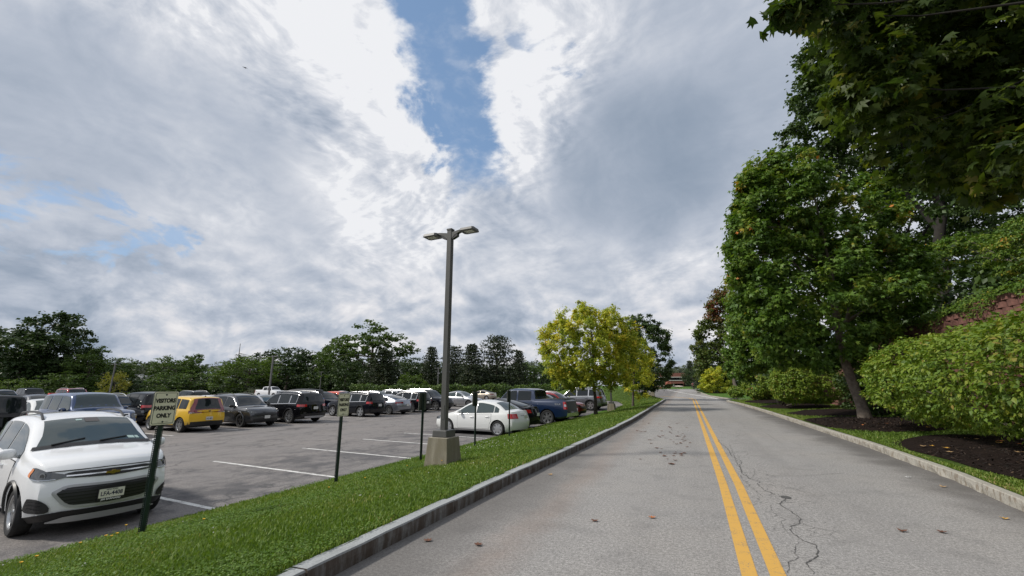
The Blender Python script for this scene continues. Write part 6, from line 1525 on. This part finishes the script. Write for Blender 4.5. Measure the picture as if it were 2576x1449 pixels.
# maples on the right bank ---------------------------------------------------------------
tree('large_maple', 'large full maple with a leaning trunk on the right bank', 'tree', (6.38, 21.2, .28),
     [lp(2060, 740, 190, 180, 18.6, 1, 0, 3.0), lp(1955, 540, 85, 110, 18.4, 1.2, .04, 1.6), lp(1995, 440, 70, 72, 18.6, 1.4, .08, 1.3), lp(1905, 490, 52, 78, 18.3, 1.6, .04, 1.1), lp(1880, 610, 56, 100, 18.2, 1.3, .02, 1.2), lp(2130, 560, 120, 110, 18.6, 1, .08, 2.0), lp(1900, 660, 68, 130, 18.2, 1, .0, 1.6), lp(2220, 700, 110, 110, 18.6, 1, .06, 2.0), lp(2040, 860, 115, 65, 18.2, 1, -.06, 2.2), lp(1895, 480, 34, 60, 18.2, 1, .02, .9), lp(1950, 800, 80, 100, 18, 1, -.02, 1.8), lp(2120, 860, 80, 66, 18.4, 1, -.08, 2)],
     66000, 820, .34, .172, T_STAR, ML_MAPLE, M_BARK_PALE, 61, trunk_r=.20, top=at(2060, 560, 18.7), lean=(-.25, -.1), group='maples on the right bank', limbs=22, hollow=.42, flat=.85, vstd=.17, fork=.3)
p = gnd(1945, 1016, .25)
tree('second_maple', 'green maple standing behind the large one', 'tree', (p[0]+.6, p[1]+1, .3), [lp(1905, 770, 55, 120, 30, 1, .04), lp(1890, 690, 44, 70, 30, 1, .06), lp(1950, 850, 70, 90, 30, 1, 0), lp(1900, 880, 48, 60, 30, 1, 0), lp(1955, 905, 50, 30, 33, 1, -.1), lp(1868, 900, 42, 60, 32, 1.3, 0), lp(1862, 820, 36, 70, 31, 1.2, .04)], 26000, 360, .42, .19, T_STAR, ML_MAPLE, M_BARK_PALE, 62, trunk_r=.18, group='maples on the right bank', hollow=.5)
p = gnd(1850, 990, .3)
tree('red_maple', 'maple turning red at the top, down the right bank', 'tree', (p[0]+.4, p[1], .35), [lp(1803, 775, 26, 36, 78, 1, .26), lp(1835, 750, 36, 44, 78, 1, .08), lp(1785, 850, 40, 60, 78, 1, -.10), lp(1835, 860, 52, 90, 78, 1, -.16), lp(1800, 920, 44, 44, 78, 1, -.2), lp(1850, 940, 45, 50, 78, 1, -.2), lp(1830, 980, 40, 26, 78, 1, -.25), lp(1842, 800, 44, 70, 77, 1.2, -.05), lp(1775, 900, 34, 60, 78, 1.2, -.15)], 22000, 340, .85, .42, T_FOLD, ML_RED, M_BARK, 63, trunk_r=.30, group='maples on the right bank', hollow=.4, vstd=.15)
p = gnd(1801, 989, .3)
tree('small_yellow_tree', 'small yellow leaved tree beside the driveway', 'tree', (p[0], p[1], .35), [lp(1800, 952, 28, 32, 72, 1, .1), lp(1782, 966, 24, 20, 72, 1, .05), lp(1820, 966, 24, 24, 72, 1, 0)], 5500, 110, .38, .26, T_STAR, ML_YEL, M_BARK, 64, trunk_r=.07)
bg_tree('pine', 'pine', 1778, 862, 84, 64, 'dark conifer behind the small yellow tree', seed=51, group=None)
bg_tree('round', 'dark', 1745, 925, 120, 60, 'dark green tree beside the stop sign', seed=52, group=None)
bg_tree('pine', 'pine', 1740, 908, 180, 36, 'dark spruce behind the red brick building', seed=53, group=None)
bg_tree('shrub', 'dark', 1772, 975, 78, 44, 'dark low shrub at the stop sign', name='shrub', cat='shrub', seed=54, group=None)
bg_tree('mass', 'dark', 1628, 955, 130, 70, 'dark tree mass at the left of the red brick building', seed=55, group=None)

M_BARKDK = simple('dark_bark', (.022, .019, .016), .95, var=.4, vscale=6)
# the tall dark tree on the hill and its neighbours
def hb(x, y): return (x, y, float(hill_z(x, y))-.1)
tree('hill_tree', 'tall dark tree with a thick trunk high on the hillside', 'tree', hb(*at(2345, 640, 24)[:2]),
     [lp(2120, 170, 95, 110, 29, 1, 0, 3), lp(2090, 320, 105, 80, 28, 1, 0, 3), lp(2010, 350, 64, 50, 28, 1, .03, 2), lp(2045, 240, 55, 60, 28, 1, .03, 2), lp(2250, 250, 150, 190, 29, 1, -.05, 4), lp(2390, 380, 120, 120, 28, 1, -.05, 4), lp(2060, 420, 70, 50, 28, 1, 0, 2), lp(2180, 60, 110, 100, 30, 1, .0, 3), lp(2250, 440, 90, 70, 28, 1, -.05, 3), lp(2335, 470, 70, 90, 22, .9, -.1, 1.2)],
     46000, 640, .62, .26, T_FOLD, ML_DARK, M_BARKDK, 71, trunk_r=.34, top=at(2335, 250, 27), limbs=14, hollow=.45, fork=.35)
tree('hill_tree', 'dark broad tree at the right on the hillside behind the wall', 'tree', hb(16.5, 17.5), [lp(2560, 430, 170, 190, 23, 1, -.05, 4), lp(2680, 560, 170, 120, 22, 1, 0, 4), lp(2480, 560, 90, 70, 24, 1, -.05, 3), lp(2620, 250, 200, 150, 23, 1, -.05, 4)], 30000, 420, .50, .19, T_FOLD, ML_DARK, M_BARKDK, 72, trunk_r=.32, hollow=.4)
tree('hill_tree', 'dark tree filling the gap behind the large maple', 'tree', hb(13.0, 36.0), [lp(2300, 520, 150, 110, 36, 1, -.08, 4), lp(2200, 470, 120, 100, 36, 1, -.05, 4), lp(2420, 640, 150, 100, 34, 1, -.1, 4), lp(2220, 640, 120, 110, 36, 1, -.08, 4), lp(2150, 700, 110, 130, 38, 1, -.08, 4)], 22000, 380, .70, .28, T_FOLD, ML_DARK, M_BARKDK, 73, trunk_r=.35, hollow=.35)
tree('slope_shrub', 'layered green shrub spreading over the slope above the wall', 'shrub', hb(11.5, 18.5), [lp(2450, 640, 105, 40, 19, 1, .10, 1.8), lp(2400, 615, 60, 30, 20, 1, .06, 1.5), lp(2520, 680, 70, 36, 18, 1, .05, 1.5)], 11000, 130, .36, .12, T_OVATE, ML_MAPLE, M_BARK, 74, trunk_r=.06, flat=.30, hollow=.3, limbs=16, up=.9)
tree('slope_shrub', 'pale green shrub on the slope at the right edge', 'shrub', hb(11.0, 13.5), [lp(2560, 640, 70, 50, 15, 1, .12, 1.2), lp(2600, 600, 80, 60, 15, 1, .08, 1.2)], 7000, 130, .26, .10, T_OVATE, ML_MAPLE, M_BARK, 75, trunk_r=.05, flat=.4, hollow=.4, limbs=12)
# creeper along the top of the wall
rngv = np.random.default_rng(91); n = 13000; y = rngv.uniform(10, 32, n); dr = np.abs(rngv.normal(0, .22, n))*(1+.8*np.sin(y*2.2)); ontop = rngv.uniform(0, 1, n) < .6
wt = np.array([wall_top(q) for q in y]); xx = np.where(ontop, WX+rngv.uniform(-.1, 1.6, n), WX-.10-rngv.uniform(0, .08, n)+.018*.35*wt/.203); zz = np.where(ontop, np.maximum(wt, hill_z(xx, y))+rngv.uniform(.0, .22, n), wt+.05-dr)
V, Fc = leaves(rngv, np.stack([xx, y, zz], 1), np.tile(np.array([-.7, -.3, .5]), (n, 1)), .085, T_OVATE)
rootv = thing('creeper', 'small leaved creeper trailing over the top of the red wall', 'creeper', (0, 0, 0)); o = np_mesh('foliage', V, Fc, ML_MAPLE, rootv, {'var': np.repeat(np.clip(rngv.normal(.52, .14, n), 0, 1), 5)}); o['kind'] = 'stuff'

# overhanging maple at the top right ------------------------------------------------------
def overhang():
    rng = np.random.default_rng(81); base = np.array([7.4, 5.6, float(right_z(7.4, 5.6))]); root = thing('overhanging_maple', 'near maple whose branches hang into the top right corner', 'tree', tuple(base), 0, 'maples on the right bank')
    lobes = [lp(2330, 160, 190, 130, 6.6, 1, 0, 1.4), lp(2190, 210, 90, 110, 6.2, 1, .05, .9), lp(2480, 330, 120, 90, 6.0, 1, .02, 1.0), lp(2540, 400, 60, 80, 5.4, 1, .12, .6), lp(2300, 20, 260, 110, 6.6, 1, -.05, 1.5), lp(2130, 40, 75, 60, 5.8, 1, .0, .6), lp(2010, 14, 42, 26, 5.2, 3, .0, .25), lp(2560, 180, 150, 200, 6.4, 1, -.03, 1.4), lp(2250, 330, 70, 50, 6.4, 1, .0, .6), lp(2380, 400, 110, 60, 7.4, 1, -.05, .8), lp(2520, 470, 70, 40, 6.0, 1, .08, .6),
             lp(2440, 120, 170, 200, 7.6, 1.1, 0, 1.2), lp(2560, 60, 160, 220, 7.2, 1, 0, 1.2), lp(2400, -250, 420, 220, 7.0, .45, 0, 2.2), lp(2850, 100, 280, 330, 6.0, .4, 0, 2.0), lp(2900, -400, 350, 300, 6.5, .3, 0, 2.0)]
    L = [(np.array(c)-base, r, w, cs) for c, r, w, cs in lobes]
    pts, out, var, C = lobe_points(rng, L, 27000, 1250, .20, .6, .2, .2)
    n = len(pts); uv = np.array([proj(*(p+base)) for p in pts]); dd = np.linalg.norm(pts+base-np.array([0, 0, EYE]), axis=1)
    ok = (uv[:, 0] > 1900) & (uv[:, 0] < 2576) & (uv[:, 1] > 0) & (uv[:, 1] < 620) & (uv[:, 2] > 0); pick = np.argsort(np.where(ok, dd, 1e9))[:300]; keep = np.ones(n, bool); keep[pick] = False
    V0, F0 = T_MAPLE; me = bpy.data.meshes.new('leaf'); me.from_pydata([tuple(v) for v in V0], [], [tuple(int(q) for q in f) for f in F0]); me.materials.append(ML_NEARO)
    for i in pick:
        nr = Vector(out[i]*.5)+Vector((0, 0, .5))+Vector(rng.normal(0, .45, 3)); nr.normalize(); tp = Vector(out[i])*.6+Vector(rng.normal(0, .5, 3))-Vector((0, 0, .9)); tp = (tp-nr*tp.dot(nr)).normalized(); b = nr.cross(tp); s = .15*rng.uniform(.75, 1.25)
        o = link(bpy.data.objects.new('leaf', me), root); o.matrix_local = Matrix(((tp.x*s, b.x*s, nr.x*s, pts[i][0]), (tp.y*s, b.y*s, nr.y*s, pts[i][1]), (tp.z*s, b.z*s, nr.z*s, pts[i][2]), (0, 0, 0, 1)))
    V, Fc = leaves(rng, pts[keep], out[keep], .145, T_MAPLE, droop=.8, jit=.45)
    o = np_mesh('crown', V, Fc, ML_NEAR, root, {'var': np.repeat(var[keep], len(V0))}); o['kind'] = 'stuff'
    mb = MB(); tp = Vector((-.3, .5, 6.5)); mb.tube([Vector((0, 0, -.2)), Vector((0, 0, .3)), Vector((-.05, .1, 1.8)), Vector((-.15, .3, 4)), tp, Vector((-.3, .6, 9))], [.30, .22, .19, .16, .12, .04], 12)
    for k, (c, r, w, cs) in enumerate(L):
        q0 = Vector((-.1-.02*k, .2, 2.4+.32*k)); c = Vector(c); mid = q0.lerp(c, .5)+Vector((0, 0, .35)); mb.tube([q0, mid, q0.lerp(c, .85), c], [.035, .02, .010, .005], 7)
        for j in range(6):
            e = Vector(C[rng.integers(0, len(C))])
            if (e-c).length < .9: mb.tube([mid.lerp(c, .6), mid.lerp(c, .6).lerp(e, .6)+Vector((0, 0, .05)), e], [.010, .007, .003], 5)
    mb.obj('trunk', M_BARKDK, root, smooth=60)
overhang()

# ------------------------------------------------------------------ far buildings, stop sign, rocks, bird
def brick_building():
    dep = 225; c = at(1690, 970, dep); ang = R(6); root = thing('brick_building', 'two storey red brick building with white bands at the end of the road', 'building', (c[0], c[1], float(at(1690, 971.5, dep)[2])), ang)
    sc_ = dep/F; W = 66*sc_; x0 = -W/2-4; x1 = W/2+6
    m, k, p_ = mat('red_brick_wall'); tc = k.node('ShaderNodeTexCoord'); br = k.node('ShaderNodeTexBrick'); k.l.new(k.mapping(tc.outputs['Object'], (1, 1, 1), (0, 0, 0), (R(90), 0, 0)), br.inputs[0]); br.inputs['Scale'].default_value = 2.2
    br.inputs['Color1'].default_value = (.20, .062, .048, 1); br.inputs['Color2'].default_value = (.15, .048, .038, 1); br.inputs['Mortar'].default_value = (.22, .14, .11, 1); k.l.new(br.outputs[0], p_.inputs['Base Color']); p_.inputs['Roughness'].default_value = .9
    zt_ = lambda v: float(at(1690, v, dep)[2]-at(1690, 971.5, dep)[2]); D = 26
    bands = [(zt_(938), zt_(948.0), 0), (zt_(957.5), zt_(965.0), 0)]
    for a, b, o_ in bands:
        mb = MB(); mb.box(((x0+x1)/2, D/2, (a+b)/2), (x1-x0, D, abs(a-b))); mb.obj('wall', m, root)
    wht = simple('white_trim', (.62, .62, .60), .7)
    for v0, v1 in ((948.0, 949.3), (956.3, 957.5)):
        mb = MB(); mb.box(((x0+x1)/2, D/2-.1, (zt_(v0)+zt_(v1))/2), (x1-x0+.6, D+.3, abs(zt_(v0)-zt_(v1)))); mb.obj('trim_band', wht, root)
    n = 14; w = (x1-x0-1)/n
    for i in range(n):
        mb = MB(); mb.box((x0+.5+w*(i+.5), .55, (zt_(949.3)+zt_(956.3))/2), (w-.16, .1, zt_(949.3)-zt_(956.3)-.1)); f = mb.obj('window', M_GLASS, root)
        mb = MB(); mb.box((x0+.5+w*i, .5, (zt_(949.3)+zt_(956.3))/2), (.12, .16, zt_(949.3)-zt_(956.3)-.02)); mb.obj('frame', M_BLACK, f)
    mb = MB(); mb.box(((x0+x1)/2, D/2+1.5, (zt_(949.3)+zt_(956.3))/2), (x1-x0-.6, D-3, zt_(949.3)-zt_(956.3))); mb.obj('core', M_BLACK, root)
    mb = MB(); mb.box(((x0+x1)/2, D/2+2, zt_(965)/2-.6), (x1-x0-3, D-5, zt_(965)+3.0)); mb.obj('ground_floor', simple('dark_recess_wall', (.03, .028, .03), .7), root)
    for i in range(5):
        mb = MB(); mb.box((x0+2+(x1-x0-4)*i/4, 1.2, zt_(965)/2-.5), (.5, .5, zt_(965)+3.0)); mb.obj('column', m if i % 2 else wht, root)
brick_building()
def flat_building():
    dep = 150; c = at(350, 972, dep); root = thing('flat_roof_building', 'low beige flat roofed building behind the trees at left', 'building', (c[0], c[1], -1), R(35)); top = float(at(350, 958, dep)[2])+1
    mb = MB(); mb.box((0, 0, top*.36), (14, 8, top*.72)); w = mb.obj('wall', simple('beige_wall', (.16, .14, .11), .9, var=.2), root)
    mb = MB(); mb.box((0, 0, top*.86), (16, 10, top*.27)); mb.obj('roof_fascia', simple('roof_fascia', (.30, .29, .25), .8), root)
    for i in range(4):
        mb = MB(); mb.box((-5.2+3.4*i, -4.02, top*.36), (1.7, .1, top*.4)); mb.obj('window', M_GLASS, root)
    bt = thing('roof_sign', 'grey board with pale scrawl above the flat roofed building', 'board', (c[0], c[1]+.5, -1+top+.02), R(18)); mb = MB(); mb.box((0, 0, 1.1), (8.4, .3, 2.2)); bd = mb.obj('board', simple('board_grey', (.22, .23, .25), .7), bt)
    mb = MB()
    for i in range(5): mb.tube([(-3.6+1.2*i+.5*math.cos(t)*(1+.3*math.sin(i)), -.2, 1.0+.65*math.sin(t*(1+i % 2))) for t in np.linspace(0, 5.2, 10)], .09, 4)
    mb.obj('scrawl', M_WHITEPL, bd)
flat_building()
def stop_sign():
    dep = 118; q = at(1743, 967, dep); zb = float(zr(q[1]))+.1; root = thing('stop_sign', 'small red octagonal stop sign at the junction', 'sign', (q[0], q[1], zb), math.atan2(-q[0], q[1])*1.0)
    h = float(q[2])-zb; mb = MB(); mb.tube([(0, .05, 0), (0, .05, h+.3)], .04, 6); mb.obj('post', M_POLEGALV, root)
    oc = [(.40*math.cos(R(22.5+45*i)), .40*math.sin(R(22.5+45*i))) for i in range(8)]; mb = MB(); slab([(a, b+h) for a, b in oc], -.02, .02, mb); mb.obj('border', M_WHITEPL, root)
    oc = [(a*.9, b*.9+h) for a, b in oc]; mb = MB(); slab(oc, -.03, -.022, mb); f = mb.obj('panel', simple('stop_red', (.42, .02, .025), .4), root)
    text_obj('lettering', 'STOP', .26, M_WHITEPL, f, Matrix.Translation((0, -.034, h)) @ Matrix(((1, 0, 0, 0), (0, 0, -1, 0), (0, 1, 0, 0), (0, 0, 0, 1))), bold=.008, sx=.95)
stop_sign()
def rock(u, v, dep, r, m, label, seed, nm='boulder'):
    rng = np.random.default_rng(seed); q = at(u, v, dep); bm = bmesh.new(); bmesh.ops.create_icosphere(bm, subdivisions=2, radius=1)
    for vv in bm.verts: vv.co = Vector((vv.co.x*r[0], vv.co.y*r[1], vv.co.z*r[2]))*(1+rng.normal(0, .08))
    me = bpy.data.meshes.new(nm); bm.to_mesh(me); bm.free(); me.materials.append(m); o = link(bpy.data.objects.new(nm, me)); o.location = tuple(q); tag(o, label, 'boulder'); return o
M_ROCK = simple('pale_rock', (.50, .44, .38), .9, var=.3, vscale=2); M_RUSTROCK = simple('rusty_planting', (.22, .07, .045), .9, var=.4, vscale=3)
for i, (u, v, r, m, lab) in enumerate([(1664, 973, (1.6, 1, .7), M_ROCK, 'pale boulder in front of the red brick building'), (1652, 975, (1.8, 1, .5), M_RUSTROCK, 'rust red planting beside the pale boulder'), (1705, 972.5, (1.8, 1, .35), M_ROCK, 'pale low rock on the grass right of the building'), (1682, 968, (1.2, 1, 1.3), M_RUSTROCK, 'rust coloured bush at the corner of the building')]): rock(u, v, 150, r, m, lab, i, 'boulder' if m is M_ROCK else 'red_shrub')
def bird():
    q = at(616, 170, 70); o = MB(); o.add([(-.55, .05, .12), (-.22, -.06, .05), (-.2, .12, .04), (0, -.16, -.02), (0, .20, -.02), (.22, -.06, .03), (.2, .12, .02), (.55, .08, -.10), (0, -.26, -.01), (0, 0, -.07)], [(0, 1, 2), (1, 3, 4, 2), (3, 5, 6, 4), (5, 7, 6), (8, 9, 3), (3, 9, 4)])
    b = o.obj('bird', M_INK); b.location = tuple(q); b.rotation_euler = (0, R(12), YAW); tag(b, 'dark bird gliding high against the clouds', 'bird')
bird()

# dark low growth over the hillside ------------------------------------------------------
rngh = np.random.default_rng(97); n = 24000; x = 10.3+26*rngh.uniform(0, 1, n)**1.6; y = rngh.uniform(8, 75, n); z = hill_z(x, y)+rngh.uniform(0, 1, n)**2*(2.6+.28*(x-10.3))*(.4+.6*np.sin(x*.9+y*.5)**2)+.05
V, Fc = leaves(rngh, np.stack([x, y, z], 1), np.tile(np.array([-.6, -.4, .4]), (n, 1))+rngh.normal(0, .4, (n, 3)), .27, T_FOLD)
o = np_mesh('undergrowth', V, Fc, ML_DARK, None, {'var': np.repeat(np.clip(rngh.normal(.45, .2, n), 0, 1), 4)}); o['kind'] = 'stuff'; o['label'] = 'dark tangled undergrowth covering the hillside behind the wall'; o['category'] = 'undergrowth'
